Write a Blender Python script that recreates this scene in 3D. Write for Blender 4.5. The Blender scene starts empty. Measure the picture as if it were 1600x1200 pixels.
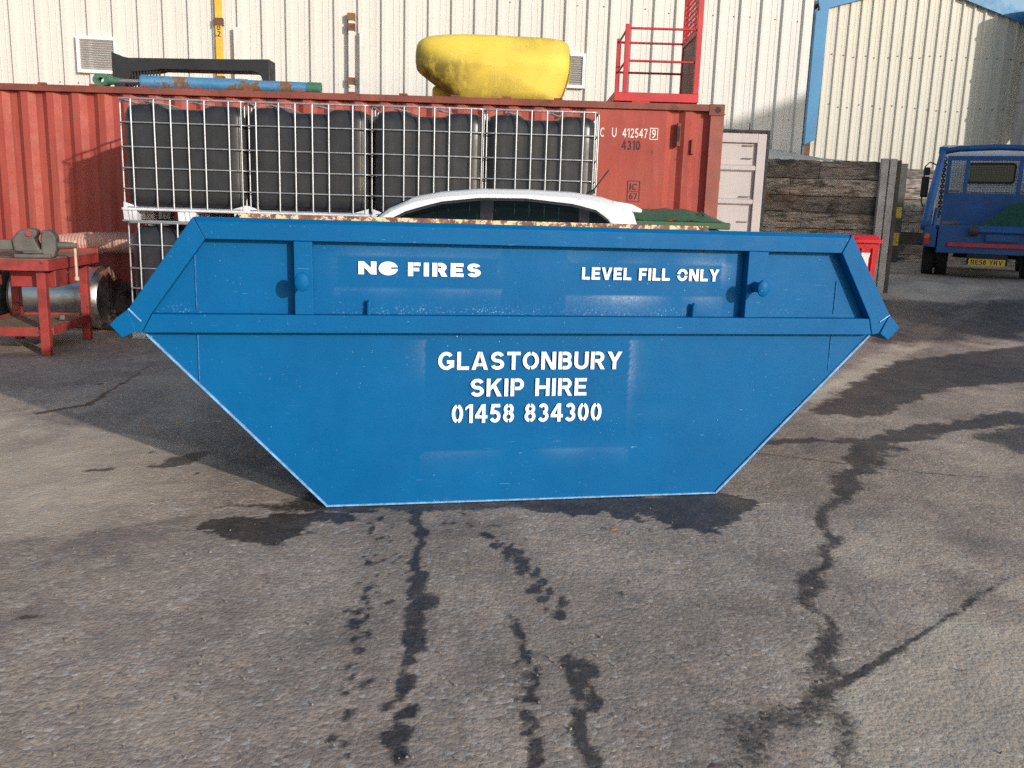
import bpy, bmesh, math, random
import numpy as np
from mathutils import Vector, Matrix, noise as mnoise
random.seed(4); rng = np.random.default_rng(7)
sc = bpy.context.scene; COL = sc.collection
R = math.radians

# ------------------------------------------------------------------ camera, sky, sun, exposure
FPX, CH = 1380.0, 1.35
PITCH, ROLL = math.atan(271/1380), 0.0305
cd = bpy.data.cameras.new("camera"); cam = bpy.data.objects.new("camera", cd); COL.objects.link(cam)
cd.sensor_width = 36; cd.lens = 36*FPX/1600; cd.clip_end = 3000; cd.clip_start = .05
_fw = np.array([0, math.cos(PITCH), -math.sin(PITCH)]); _u0 = np.array([0, math.sin(PITCH), math.cos(PITCH)])
_r0 = np.array([1., 0, 0])
_R = math.cos(ROLL)*_r0 + math.sin(ROLL)*_u0; _U = -math.sin(ROLL)*_r0 + math.cos(ROLL)*_u0
m = Matrix.Identity(4)
for i in range(3):
    m[i][0] = _R[i]; m[i][1] = _U[i]; m[i][2] = -_fw[i]
m[2][3] = CH
cam.matrix_world = m; sc.camera = cam

SUN_EL, SUN_AZ = R(14.5), R(41)      # az measured from -Y towards +X
w = bpy.data.worlds.new("World"); sc.world = w; w.use_nodes = True
wn = w.node_tree; wn.nodes.clear()
sky = wn.nodes.new("ShaderNodeTexSky"); sky.sky_type = 'NISHITA'; sky.sun_disc = False
sky.sun_elevation = SUN_EL; sky.sun_rotation = math.pi - SUN_AZ; sky.air_density = 1.0; sky.dust_density = 1.0
bg = wn.nodes.new("ShaderNodeBackground"); bg.inputs[1].default_value = .15
wo = wn.nodes.new("ShaderNodeOutputWorld")
wn.links.new(sky.outputs[0], bg.inputs[0]); wn.links.new(bg.outputs[0], wo.inputs[0])
sd = bpy.data.lights.new("sun", 'SUN'); so = bpy.data.objects.new("sun", sd); COL.objects.link(so)
sd.energy = 2.75; sd.angle = R(.9); sd.color = (1, .945, .88)
sv = Vector((math.sin(SUN_AZ)*math.cos(SUN_EL), -math.cos(SUN_AZ)*math.cos(SUN_EL), math.sin(SUN_EL)))
so.rotation_euler = sv.to_track_quat('Z', 'Y').to_euler(); so.location = sv*60
sc.view_settings.view_transform = 'Standard'; sc.view_settings.look = 'None'
sc.cycles.use_denoising = False
sc.view_settings.exposure = .32; sc.view_settings.gamma = 1

# ------------------------------------------------------------------ photogrammetry: pixel -> ground point
def gpt(px, py, z=0.0):
    d = _fw + _R*(px-800)/FPX + _U*(600-py)/FPX
    t = (z-CH)/d[2]
    return (d[0]*t, d[1]*t)

# ------------------------------------------------------------------ materials
class NT:
    def __init__(s, name):
        s.m = bpy.data.materials.new(name); s.m.use_nodes = True
        s.t = s.m.node_tree; s.b = s.t.nodes["Principled BSDF"]
        s.co = None
    def n(s, typ, **k):
        nd = s.t.nodes.new(typ)
        for a, v in k.items(): setattr(nd, a, v)
        return nd
    def l(s, a, b): s.t.links.new(a, b)
    def coord(s, scale=(1, 1, 1)):
        if s.co is None: s.co = s.n("ShaderNodeTexCoord")
        mp = s.n("ShaderNodeMapping"); mp.inputs['Scale'].default_value = scale
        s.l(s.co.outputs['Object'], mp.inputs[0]); return mp.outputs[0]
    def noise(s, scale, detail=4, rough=.55, sc3=(1, 1, 1), dist=0.):
        nd = s.n("ShaderNodeTexNoise"); nd.inputs['Scale'].default_value = scale
        nd.inputs['Detail'].default_value = detail; nd.inputs['Roughness'].default_value = rough
        nd.inputs['Distortion'].default_value = dist
        s.l(s.coord(sc3), nd.inputs['Vector']); return nd.outputs[0]
    def ramp(s, src, a, b, va=0., vb=1.):
        r = s.n("ShaderNodeMapRange"); r.clamp = True
        for i, v in enumerate((a, b, va, vb)): r.inputs[i+1].default_value = v
        s.l(src, r.inputs[0]); return r.outputs[0]
    def val(s, x):
        v = s.n("ShaderNodeValue"); v.outputs[0].default_value = x; return v.outputs[0]
    def math(s, op, a, b=None):
        nd = s.n("ShaderNodeMath", operation=op)
        for i, x in enumerate((a, b)):
            if x is None: continue
            if isinstance(x, (int, float)): nd.inputs[i].default_value = x
            else: s.l(x, nd.inputs[i])
        return nd.outputs[0]
    def mix(s, f, a, b, blend='MIX'):
        nd = s.n("ShaderNodeMix", data_type='RGBA', blend_type=blend)
        if isinstance(f, (int, float)): nd.inputs[0].default_value = f
        else: s.l(f, nd.inputs[0])
        for i, x in ((6, a), (7, b)):
            if isinstance(x, tuple): nd.inputs[i].default_value = (*x[:3], 1)
            else: s.l(x, nd.inputs[i])
        return nd.outputs[2]
    def attr(s, name):
        return s.n("ShaderNodeAttribute", attribute_name=name).outputs['Fac']
    def bump(s, h, strength, dist=.01):
        nd = s.n("ShaderNodeBump"); nd.inputs['Strength'].default_value = strength
        nd.inputs['Distance'].default_value = dist; s.l(h, nd.inputs['Height'])
        s.l(nd.outputs[0], s.b.inputs['Normal'])
    def out(s, col, rough=.5, metal=0., spec=None):
        if isinstance(col, tuple): s.b.inputs['Base Color'].default_value = (*col[:3], 1)
        else: s.l(col, s.b.inputs['Base Color'])
        if isinstance(rough, (int, float)): s.b.inputs['Roughness'].default_value = rough
        else: s.l(rough, s.b.inputs['Roughness'])
        if isinstance(metal, (int, float)): s.b.inputs['Metallic'].default_value = metal
        else: s.l(metal, s.b.inputs['Metallic'])
        if spec is not None: s.b.inputs['Specular IOR Level'].default_value = spec
        return s.m

RUST = (.16, .06, .025)
def paint(name, col, rough=.45, var=.25, vscale=3., rust=0., rscale=9., rustcol=RUST, streak=0., metal=0., bump=0., dirt=0., dirtcol=(.06, .05, .04), spec=.5):
    k = NT(name)
    lo = tuple(c*(1-var) for c in col); hi = tuple(min(1, c*(1+var)) for c in col)
    c = k.mix(k.ramp(k.noise(vscale, 5), .3, .7), lo, hi)
    if streak:
        st = k.ramp(k.noise(5, 5, .6, (3, 3, .25)), .5, .75, 0, streak)
        c = k.mix(st, c, dirtcol)
    if dirt:
        c = k.mix(k.ramp(k.noise(vscale*2.3, 8, .7), .48, .75, 0, dirt), c, dirtcol)
    rg = k.ramp(k.noise(vscale*4, 4), .3, .7, rough*.8, min(1, rough*1.25))
    if rust:
        rm = k.ramp(k.noise(rscale, 9, .68), .72-rust*.3, .76-rust*.3)
        rc = k.mix(k.noise(rscale*5, 3), tuple(x*.5 for x in rustcol), tuple(min(1, x*1.7) for x in rustcol))
        c = k.mix(rm, c, rc); rg = k.mix(rm, rg, (.9, .9, .9))
    if bump: k.bump(k.noise(vscale*12, 4), bump, .004)
    return k.out(c, rg, metal, spec)

M = {}
# skip paint: fresh glossy blue, overspray and scuffs from attributes
def skip_paint():
    k = NT("skip_blue_paint")
    c = k.mix(k.ramp(k.noise(2.2, 6, .6), .3, .7), (.0, .095, .262), (.0, .113, .308))
    c = k.mix(k.ramp(k.noise(7, 4, .6, (1, 1, .35)), .45, .75, 0, .25), c, (.0, .074, .24))
    sp = k.attr("spray")
    mott = k.ramp(k.noise(160, 3, .8), .3, .75)
    f = k.math('MULTIPLY', sp, mott)
    c = k.mix(f, c, (.75, .82, .88))
    # tiny chips of pale primer
    ch = k.ramp(k.noise(95, 2, .6), .735, .76)
    ch = k.math('MULTIPLY', ch, k.ramp(k.noise(3.5, 3), .46, .62, .0, .9))
    c = k.mix(ch, c, (.45, .62, .8))
    sc1 = k.ramp(k.noise(10, 2, .5, (1, 1, 22), .6), .735, .75, 0, 1)
    sc1 = k.math('MULTIPLY', sc1, k.ramp(k.noise(2.1, 3), .50, .64, 0, .6))
    c = k.mix(sc1, c, (.4, .6, .82))
    wl = k.attr("weld")
    wm = k.math('MULTIPLY', wl, k.ramp(k.noise(130, 3, .75),   .60, .66))
    c = k.mix(k.math('MULTIPLY', wm, k.ramp(k.noise(3, 3), .45, .65)), c, (.45, .62, .8))
    hb = k.math('ADD', k.noise(260, 2), k.math('MULTIPLY', k.noise(14, 3), 2.))
    k.bump(hb, .12, .004)
    return k.out(c, k.ramp(k.noise(9, 4), .3, .7, .40, .56), 0, .12)
M['skip'] = skip_paint()
def rusty_inner():
    k = NT("flaking_rusty_steel")
    n1 = k.noise(22, 9, .72)
    c = k.mix(k.ramp(k.noise(11, 6), .3, .7), (.13, .052, .025), (.36, .155, .07))
    c = k.mix(k.ramp(n1, .50, .54), c, (.74, .58, .34))
    c = k.mix(k.ramp(k.noise(14, 8, .7), .62, .66), c, (.05, .14, .3))
    k.bump(n1, .5, .004)
    return k.out(c, .85)
M['rust'] = rusty_inner()
M['letter'] = paint("stencil_white_paint", (.86, .88, .88), .5, .05, 20)
def crimson():
    k = NT("faded_container_red")
    c = k.mix(k.ramp(k.noise(.8, 5, .6), .32, .68), (.32, .052, .042), (.43, .094, .064))
    c = k.mix(k.ramp(k.noise(4, 6, .65, (2.5, 1, .3)), .48, .75, 0, .5), c, (.20, .045, .032))
    c = k.mix(k.ramp(k.noise(6, 6, .65, (3, 1, .22)), .55, .8, 0, .4), c, (.46, .17, .12))
    n = k.noise(8, 9, .7)
    c = k.mix(k.ramp(n, .66, .70), c, (.14, .06, .035))
    c = k.mix(k.ramp(k.noise(1.6, 7, .7), .56, .74, 0, .45), c, (.16, .06, .04))
    k.bump(k.noise(2.5, 3), .25, .02)
    return k.out(c, k.ramp(n, .3, .7, .5, .75), 0, .35)
M['crimson'] = crimson()
M['crimson_dark'] = paint("rusty_container_frame_red", (.22, .058, .042), .65, .3, 3, .46, 5, (.13, .055, .035), .4)
M['door_white'] = paint("pinkish_white_door", (.50, .455, .45), .6, .08, 2, .03, 8, RUST, .25, dirtcol=(.35, .28, .26))
M['gasket'] = paint("black_rubber", (.02, .02, .02), .7, .2, 8)
M['mark_white'] = paint("faded_white_marking", (.75, .70, .66), .7, .15, 30)
M['mark_dark'] = paint("faded_dark_marking", (.05, .02, .04), .7, .15, 30)
def clad(name, col, low):
    k = NT(name)
    c = k.mix(k.ramp(k.noise(.5, 4), .3, .7), tuple(x*.94 for x in col), col)
    st = k.ramp(k.noise(4, 5, .6, (2, 2, .12)), .5, .8, 0, .28)
    c = k.mix(st, c, low)
    return k.out(c, .55, 0, .4)
M['clad'] = clad("cream_profiled_cladding", (.63, .62, .58), (.42, .40, .36))
M['clad2'] = clad("pale_profiled_cladding", (.64, .605, .52), (.46, .42, .34))
M['trim'] = paint("sky_blue_trim", (.045, .215, .42), .45, .12, 2, 0, 9)
M['roofsheet'] = paint("grey_roof_sheet", (.50, .49, .46), .6, .15, 1.5, .05)
M['bolt'] = paint("dull_fixing", (.2, .19, .17), .6, .2, 20)
M['blackplastic'] = paint("black_tank_plastic", (.026, .026, .030), .36, .25, 4, bump=.15)
M['galv'] = paint("galvanised_tube", (.47, .48, .50), .42, .15, 12, metal=.75, dirt=.15, dirtcol=(.3, .3, .3))
M['palletgrey'] = paint("pale_pallet_plastic", (.66, .67, .69), .55, .15, 7, dirt=.4, dirtcol=(.25, .24, .23))
M['redcap'] = paint("red_cap_plastic", (.55, .03, .03), .4, .1, 9)
M['white'] = paint("white_car_paint", (.80, .81, .82), .22, .02, 2, spec=.6)
M['glass'] = NT("dark_tinted_glass").out((.012, .018, .02), .04, 0, .8)
def clearglass():
    k = NT("tinted_car_glass"); k.out((.01, .015, .015), .03, 0, .6)
    tr = k.n("ShaderNodeBsdfTransparent"); tr.inputs[0].default_value = (.52, .66, .62, 1); mx = k.n("ShaderNodeMixShader"); mx.inputs[0].default_value = .68
    k.l(k.b.outputs[0], mx.inputs[1]); k.l(tr.outputs[0], mx.inputs[2]); k.l(mx.outputs[0], k.t.nodes["Material Output"].inputs[0]); return k.m
M['clearglass'] = clearglass()
M['blacktrim'] = paint("black_trim", (.015, .015, .017), .45, .2, 9)
M['seatgrey'] = paint('dark_seat_cloth', (.035, .035, .04), .85, .2, 9)
M['tyre'] = paint("tyre_rubber", (.02, .02, .021), .8, .3, 9)
M['rim'] = paint("alloy_rim", (.5, .5, .52), .35, .1, 9, metal=.7)
M['lampred'] = paint("red_lamp_lens", (.5, .03, .02), .15, .1, 9)
M['lamporange'] = paint("orange_lamp_lens", (.7, .18, .03), .2, .1, 9)
M['lampclear'] = paint("clear_lamp_lens", (.6, .62, .65), .1, .05, 9)
M['yellow'] = None
def yellow():
    k = NT("yellow_moulded_plastic")
    c = k.mix(k.ramp(k.noise(2, 4), .3, .7), (.74, .55, .075), (.82, .64, .12))
    d = k.attr("grime")
    f = k.math('MULTIPLY', d, k.ramp(k.noise(5, 9, .75, (1.6, 1, 1.0)), .30, .52))
    c = k.mix(k.math('MULTIPLY', f, .8), c, (.07, .062, .025))
    sm = k.ramp(k.noise(3, 8, .7, (1, 1, 4)), .56, .72, 0, .5)
    c = k.mix(sm, c, (.40, .32, .08))
    return k.out(c, .65, 0, .25)
M['yellow'] = yellow()
M['cagered'] = paint("red_cage_paint", (.50, .03, .035), .5, .2, 3, .12, 12)
M['benchred'] = paint("chipped_bench_red", (.33, .036, .03), .55, .35, 3, .42, 8, (.08, .035, .03), dirt=.8, dirtcol=(.06, .04, .035))
M['benchwood'] = paint("oily_bench_board", (.22, .16, .10), .8, .35, 6, dirt=.6)
M['vise'] = paint("worn_grey_cast_iron", (.10, .09, .08), .6, .35, 9, .3, 12, (.14, .09, .055), bump=.3)
M['bright'] = paint("bright_steel", (.62, .60, .58), .28, .1, 9, metal=.9)
M['steel'] = paint("stained_stainless", (.60, .58, .56), .3, .15, 4, metal=1., dirt=.75, dirtcol=(.3, .26, .22))
M['brownrust'] = paint("brown_rust", (.17, .085, .045), .9, .5, 9, bump=.5)
M['scrap'] = paint("dark_oily_scrap", (.035, .028, .024), .8, .5, 9, .25, 8, bump=.5)
M['hose'] = paint("pinkish_hose", (.50, .27, .21), .55, .15, 5)
M['drumblack'] = paint("black_drum", (.018, .02, .024), .5, .3, 5)
M['ramblue'] = paint("chipped_ram_blue", (.05, .20, .38), .5, .25, 5, .66, 5, (.14, .08, .045))
M['ramgreen'] = paint("ram_green", (.05, .15, .10), .55, .3, 12, .3, 20)
M['bumper'] = paint("dull_black_moulding", (.02, .021, .024), .6, .3, 3)
M['poleyellow'] = paint("yellow_pole_paint", (.70, .42, .04), .55, .15, 6, .28, 5, (.25, .11, .05))
M['polewhite'] = paint("flaked_white_pole", (.62, .60, .56), .6, .12, 6, .3, 6, (.25, .11, .05))
M['polepale'] = paint("weathered_pale_pole", (.62, .62, .60), .65, .12, 6, .1, 8, (.3, .25, .2))
M['ventwhite'] = paint("white_vent", (.76, .76, .74), .5, .05, 5)
M['ventdark'] = paint("vent_shadowed_gap", (.05, .045, .04), .8, .3, 5)
M['ventslat'] = paint("grey_vent_slat", (.50, .49, .47), .5, .1, 5)
M['greenbin'] = paint("green_bin_plastic", (.035, .10, .045), .5, .15, 3)
M['redbin'] = paint("red_bin_plastic", (.52, .018, .025), .42, .12, 3)
M['sticker'] = paint("torn_white_sticker", (.75, .74, .72), .6, .1, 30)
M['truckblue'] = paint("dusty_truck_blue", (.014, .10, .32), .45, .25, 2.5, .06, 12, dirt=.4, dirtcol=(.05, .06, .09))
M['armblue'] = paint('lighter_arm_blue', (.03, .15, .42), .4, .25, 4, .1, 14, dirt=.3, dirtcol=(.05, .06, .09))
M['truckdark'] = paint("truck_underside", (.02, .02, .022), .7, .3, 5)
M['truckwhite'] = paint("truck_cab_white", (.66, .67, .68), .4, .1, 3)
M['truckred'] = paint("faded_red_stripe", (.50, .05, .06), .5, .15, 6)
M['plate'] = paint("yellow_number_plate", (.78, .50, .04), .4, .06, 9)
M['ink'] = paint("black_ink", (.012, .012, .012), .5, .1, 9)
M['net'] = paint("green_netting", (.012, .085, .05), .85, .4, 18, bump=.8)
M['roller'] = paint("dark_roller", (.07, .05, .05), .6, .4, 9, .3)
M['concrete'] = paint("weathered_concrete_post", (.46, .44, .41), .85, .2, 4, dirt=.35, dirtcol=(.16, .15, .13), bump=.3)
M['postdark'] = paint("dark_steel_post", (.07, .065, .06), .7, .3, 6, .3)
M['yellowmark'] = paint("worn_yellow_mark", (.55, .42, .06), .7, .2, 12)
M['leafdry'] = paint("dry_leaf", (.38, .16, .04), .8, .2, 20)
M['straw'] = paint("pale_straw", (.5, .42, .25), .8, .2, 20)
M['duct'] = paint("grey_duct_metal", (.26, .265, .28), .5, .1, 1)
def timber():
    k = NT("weathered_sleepers")
    t = k.attr("tone")
    g = k.noise(7, 9, .74, (.5, 2, 4.5), 1.2)
    c = k.mix(k.ramp(g, .40, .57), (.078, .064, .052), (.52, .45, .38))
    c = k.mix(k.ramp(k.noise(2.3, 6, .65, (1, 1, 2)), .5, .64, 0, .85), c, (.03, .026, .024))
    c = k.mix(k.ramp(k.noise(1.9, 4), .56, .68, 0, .6), c, (.17, .085, .05))
    c = k.mix(k.ramp(t, .1, .9, .88, 0), c, (.03, .027, .025))
    k.bump(g, .8, .012)
    return k.out(c, .88)
M['timber'] = timber()

# ------------------------------------------------------------------ object helpers
def link(name, mesh, parent=None):
    o = bpy.data.objects.new(name, mesh); COL.objects.link(o)
    if parent is not None: o.parent = parent
    return o
def tag(o, label, cat, group=None, kind=None):
    o['label'] = label; o['category'] = cat
    if group: o['group'] = group
    if kind: o['kind'] = kind
    return o
def thing(name, loc, label, cat, rz=0., group=None):
    o = bpy.data.objects.new(name, None); COL.objects.link(o); o.empty_display_size = .1
    o.location = loc; o.rotation_euler = (0, 0, rz)
    return tag(o, label, cat, group)
def copy_tree(o, parent=None):
    c = o.copy(); COL.objects.link(c)
    if parent is not None: c.parent = parent
    for ch in list(o.children): copy_tree(ch, c)
    return c

class MB:
    def __init__(s): s.v = []; s.f = []; s.mi = []; s.ch = []
    def add(s, vs, fs, mi=0):
        b = len(s.v); fb = len(s.f); s.v += [tuple(v) for v in vs]
        s.f += [tuple(i+b for i in f) for f in fs]; s.mi += [mi]*len(fs); s.ch.append((b, len(s.v), fb, len(s.f))); return s
    def box(s, c, d, mat=None, mi=0):
        hx, hy, hz = d[0]/2, d[1]/2, d[2]/2
        vs = [Vector((x, y, z)) for x in (-hx, hx) for y in (-hy, hy) for z in (-hz, hz)]
        if mat is not None: vs = [mat @ v for v in vs]
        vs = [v+Vector(c) for v in vs]
        return s.add(vs, [(0, 1, 3, 2), (4, 6, 7, 5), (0, 4, 5, 1), (2, 3, 7, 6), (0, 2, 6, 4), (1, 5, 7, 3)], mi)
    def b2(s, x0, x1, y0, y1, z0, z1, mi=0):
        return s.box(((x0+x1)/2, (y0+y1)/2, (z0+z1)/2), (abs(x1-x0), abs(y1-y0), abs(z1-z0)), None, mi)
    def prism(s, poly, a, b, axis='y', mi=0):
        n = len(poly)
        def P(p, t):
            return (p[0], t, p[1]) if axis == 'y' else ((t, p[0], p[1]) if axis == 'x' else (p[0], p[1], t))
        vs = [P(p, a) for p in poly]+[P(p, b) for p in poly]
        fs = [tuple(range(n)), tuple(range(2*n-1, n-1, -1))]+[(i, i+n, (i+1) % n+n, (i+1) % n) for i in range(n)]
        return s.add(vs, fs, mi)
    def path(s, pts, r, n=8, closed=False, caps=True, mi=0):
        pts = [Vector(p) for p in pts]; N = len(pts)
        rr = r if isinstance(r, (list, tuple)) else [r]*N
        vs = []; up = None
        for i, p in enumerate(pts):
            a = pts[(i-1) % N] if (closed or i > 0) else p
            b = pts[(i+1) % N] if (closed or i < N-1) else p
            t = (b-a).normalized()
            if up is None:
                up = Vector((0, 0, 1)) if abs(t.z) < .9 else Vector((0, 1, 0))
            u = (up-t*up.dot(t)); u = u.normalized() if u.length > 1e-6 else t.orthogonal().normalized()
            up = u; q = t.cross(u)
            for k in range(n):
                A = 2*math.pi*k/n; vs.append(p+(u*math.cos(A)+q*math.sin(A))*rr[i])
        fs = []
        for i in range(N if closed else N-1):
            j = (i+1) % N
            for k in range(n):
                fs.append((i*n+k, i*n+(k+1) % n, j*n+(k+1) % n, j*n+k))
        if caps and not closed:
            fs.append(tuple(range(n-1, -1, -1))); fs.append(tuple((N-1)*n+k for k in range(n)))
        return s.add(vs, fs, mi)
    def lathe(s, prof, n=24, axis='z', c=(0, 0, 0), mi=0):
        vs = []; m_ = len(prof)
        for r, h in prof:
            for k in range(n):
                A = 2*math.pi*k/n; a, b = r*math.cos(A), r*math.sin(A)
                p = (a, b, h) if axis == 'z' else ((h, a, b) if axis == 'x' else (b, h, a))
                vs.append(Vector(p)+Vector(c))
        fs = [(i*n+k, i*n+(k+1) % n, (i+1)*n+(k+1) % n, (i+1)*n+k) for i in range(m_-1) for k in range(n)]
        fs.append(tuple(range(n-1, -1, -1))); fs.append(tuple((m_-1)*n+k for k in range(n)))
        return s.add(vs, fs, mi)
    def grid(s, P, nu, nv, mi=0, closed_u=False):
        vs = [P(i, j) for j in range(nv) for i in range(nu)]
        fs = []
        for j in range(nv-1):
            for i in range(nu if closed_u else nu-1):
                i2 = (i+1) % nu
                fs.append((j*nu+i, j*nu+i2, (j+1)*nu+i2, (j+1)*nu+i))
        return s.add(vs, fs, mi)
    def mesh(s, name, mats):
        me = bpy.data.meshes.new(name); me.from_pydata(s.v, [], s.f)
        for m_ in (mats if isinstance(mats, (list, tuple)) else [mats]): me.materials.append(m_)
        if any(s.mi): me.polygons.foreach_set('material_index', s.mi)
        bm = bmesh.new(); bm.from_mesh(me); bmesh.ops.recalc_face_normals(bm, faces=bm.faces); bm.to_mesh(me); bm.free()
        me.update(); return me
    def split(s, name, mats, parent=None, bevel=0., smooth=0.):
        """every added piece becomes an object of its own"""
        for (v0, v1, f0, f1) in s.ch:
            q = MB(); q.v = s.v[v0:v1]; q.f = [tuple(i-v0 for i in f) for f in s.f[f0:f1]]; q.mi = s.mi[f0:f1]
            q.build(name, mats, parent, bevel, smooth)
    def build(s, name, mats, parent=None, bevel=0., smooth=0., segs=2):
        me = s.mesh(name, mats); o = link(name, me, parent)
        if smooth: smooth_by_angle(me, smooth)
        if bevel:
            md = o.modifiers.new("bevel", 'BEVEL'); md.width = bevel; md.segments = segs; md.limit_method = 'ANGLE'; md.angle_limit = R(35)
            if not smooth: smooth_by_angle(me, 40)
            md.harden_normals = True
        return o
def smooth_by_angle(me, deg):
    me.polygons.foreach_set('use_smooth', [True]*len(me.polygons))
    bm = bmesh.new(); bm.from_mesh(me)
    for e in bm.edges:
        e.smooth = not (len(e.link_faces) == 2 and e.calc_face_angle(0) > R(deg))
    bm.to_mesh(me); bm.free()
def set_attr(me, name, vals):
    a = me.attributes.new(name, 'FLOAT', 'POINT'); a.data.foreach_set('value', np.asarray(vals, dtype=np.float32))

def arc(cx, cy, rx, ry, a0, a1, n=14):
    return [(cx+rx*math.cos(R(a0+(a1-a0)*i/n)), cy+ry*math.sin(R(a0+(a1-a0)*i/n))) for i in range(n+1)]
def glyph(c, h, gap):
    """centre-line strokes (lists of points) and filled polygons ('P', pts) of a bold sans capital or figure, height 1"""
    H, Lo, Hi = h, h, 1-h; g = gap
    stem = [(H, 0), (H, 1)]; r1 = 2*H+g*.02
    if c == 'I': return 2*H, [stem]
    if c == 'L': return .56+H*.4, [stem, [(2*H, Lo), (.56+H*.4, Lo)]]
    if c == 'T': return .68, [[(0, Hi), (.68, Hi)], [(.34, 0), (.34, 1-2*H)]]
    if c == 'E': return .64, [stem, [(r1, Hi), (.63, Hi)], [(r1, .5), (.58, .5)], [(r1, Lo), (.64, Lo)]]
    if c == 'F': return .60, [stem, [(r1, Hi), (.60, Hi)], [(r1, .49), (.54, .49)]]
    if c == 'H': return .74, [stem, [(.74-H, 0), (.74-H, 1)], [(r1, .5), (.74-r1, .5)]]
    if c == 'N': return .76, [stem, [(.76-H, 0), (.76-H, 1)], ('P', [(.03, 1), (2*H+.04, 1), (.73, 0), (.76-2*H-.04, 0)])]
    if c == 'A':
        s_ = .018*g; t = 2*H
        return .82, [('P', [(0, 0), (t+.01, 0), (.41-s_, .72), (.41-s_, 1), (.41-t*.58, 1)]), ('P', [(.82, 0), (.81-t, 0), (.41+s_, .72), (.41+s_, 1), (.41+t*.58, 1)]), ('P', [(.20, .20), (.41-s_, .20), (.41-s_, .2+t*.85), (.26, .2+t*.85)]), ('P', [(.62, .20), (.41+s_, .20), (.41+s_, .2+t*.85), (.56, .2+t*.85)])]
    if c == 'V': t = 2*H; return .78, [('P', [(0, 1), (t+.01, 1), (.39+t*.05, .27), (.39+t*.55, 0), (.39-t*.55, 0)]), ('P', [(.78, 1), (.77-t, 1), (.39-t*.05, .27), (.39-t*.55, 0), (.39+t*.55, 0)])]
    if c == 'Y': t = 2*H; return .78, [('P', [(0, 1), (t+.03, 1), (.39+.02, .60), (.39+H, .42), (.39-H, .42)]), ('P', [(.78, 1), (.75-t, 1), (.39-.02, .60), (.39-H, .42), (.39+H, .42)]), [(.39, 0), (.39, .425)]]
    if c == 'K': t = 2*H; return .78, [stem, ('P', [(r1, .34), (r1, .34+t*1.35), (.52, 1), (.76, 1)]), ('P', [(.30, .56), (.43, .72), (.78, 0), (.54, 0)])]
    def bowl(x, y0, y1, xr): rr = (y1-y0)/2; return [(r1+.02*g, y1), (x, y1)]+arc(x, (y0+y1)/2, xr, rr, 90, -90)[1:]+[(r1+.02*g, y0)]
    if c == 'P': return .68, [stem, bowl(.40, .44, Hi, .28-H)]
    if c == 'R': return .74, [stem, bowl(.42, .48, Hi, .28-H), ('P', [(.30, .47), (.30+2.1*H, .47), (.75, 0), (.75-2.3*H, 0)])]
    if c == 'B': return .70, [stem, bowl(.40, .53, Hi, .27-H), bowl(.42, Lo, .515, .28-H)]
    if c == 'U': return .74, [[(H, 1), (H, .37)]+arc(.37, .37, .37-H, .37-H, 180, 360)[1:]+[(.74-H, 1)]]
    if c == 'G': return .82, [arc(.41, .5, .40-H, .5-H, 42, 322, 26), [(.44, .44), (.80, .44)], [(.80-H, .44-H), (.80-H, .14)]]
    if c == 'C': return .76, [arc(.40, .5, .40-H, .5-H, 45, 315, 26)]
    if c == 'O': q = 6*g+.01; return .82, [arc(.41, .5, .41-H, .5-H, 90+q, 270-q, 20), arc(.41, .5, .41-H, .5-H, 90-q, -90+q, 20)]
    if c == 'Q': return .82, [arc(.41, .5, .41-H, .5-H, 10, 170, 20), arc(.41, .5, .41-H, .5-H, 190, 350, 20)]
    if c == 'S': k = (1-2*H)/4; return .70, [arc(.35, Hi-k, .33-H, k, 18, 270, 18)[:-1]+arc(.35, Lo+k, .34-H, k, 90, -162, 18)]
    if c == '0': q = 9*g+.01; return .62, [arc(.31, .5, .30-H, .5-H, 90+q, 270-q, 18), arc(.31, .5, .30-H, .5-H, 90-q, -90+q, 18)]
    if c == '1': return .42, [[(.40-H, 0), (.40-H, 1)], ('P', [(.0, .68), (.0, .83), (.40-2*H, 1), (.40-2*H, .86-H*.2)])]
    if c == '2': return .62, [arc(.31, .70, .29-H, .30-H, 165, -35, 14)+[(.10+H, 2*H)], [(.02, Lo), (.60, Lo)]]
    if c == '3': k = (1-2*H)/4; return .62, [arc(.30, Hi-k, .27-H, k, 155, -90, 16), arc(.30, Lo+k, .30-H, k, 90, -155, 16)]
    if c == '4': return .66, [[(.46, 0), (.46, 1)], ('P', [(.0, .24), (.0, .40), (.46-H-.02*g, 1), (.46-H-.02*g, .72), (.2, .40), (.46-H-.02*g, .40), (.46-H-.02*g, .24)]), [(.46+H, .32), (.66, .32)]]
    if c == '5': return .62, [[(.10, Hi), (.57, Hi)], [(.10+H*.8, 1-2*H), (.08+H*.5, .46)], arc(.30, .33, .30-H, .33-H, 128, -155, 18)]
    if c == '6': return .62, [arc(.31, .32, .30-H, .32-H, 0, 360, 24), arc(.40, .42, .39-H, .58-H, 78, 172, 12)]
    if c == '9': return .62, [arc(.31, .68, .30-H, .32-H, 0, 360, 24), arc(.22, .58, .39-H, .58-H, -102, -8, 12)]
    if c == '7': return .60, [[(.0, Hi), (.58, Hi)], [(.58-H, 1-2*H), (.20, 0)]]
    if c == '8': k = (1-2*H)/4; q = 9*g; return .62, [arc(.31, Hi-k*.92, .27-H, k*.95, 90+q, 270-q, 14), arc(.31, Hi-k*.92, .27-H, k*.95, 90-q, -90+q, 14), arc(.31, Lo+k*1.04, .30-H, k*1.06, 90+q, 270-q, 14), arc(.31, Lo+k*1.04, .30-H, k*1.06, 90-q, -90+q, 14)]
    return .34, []
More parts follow.
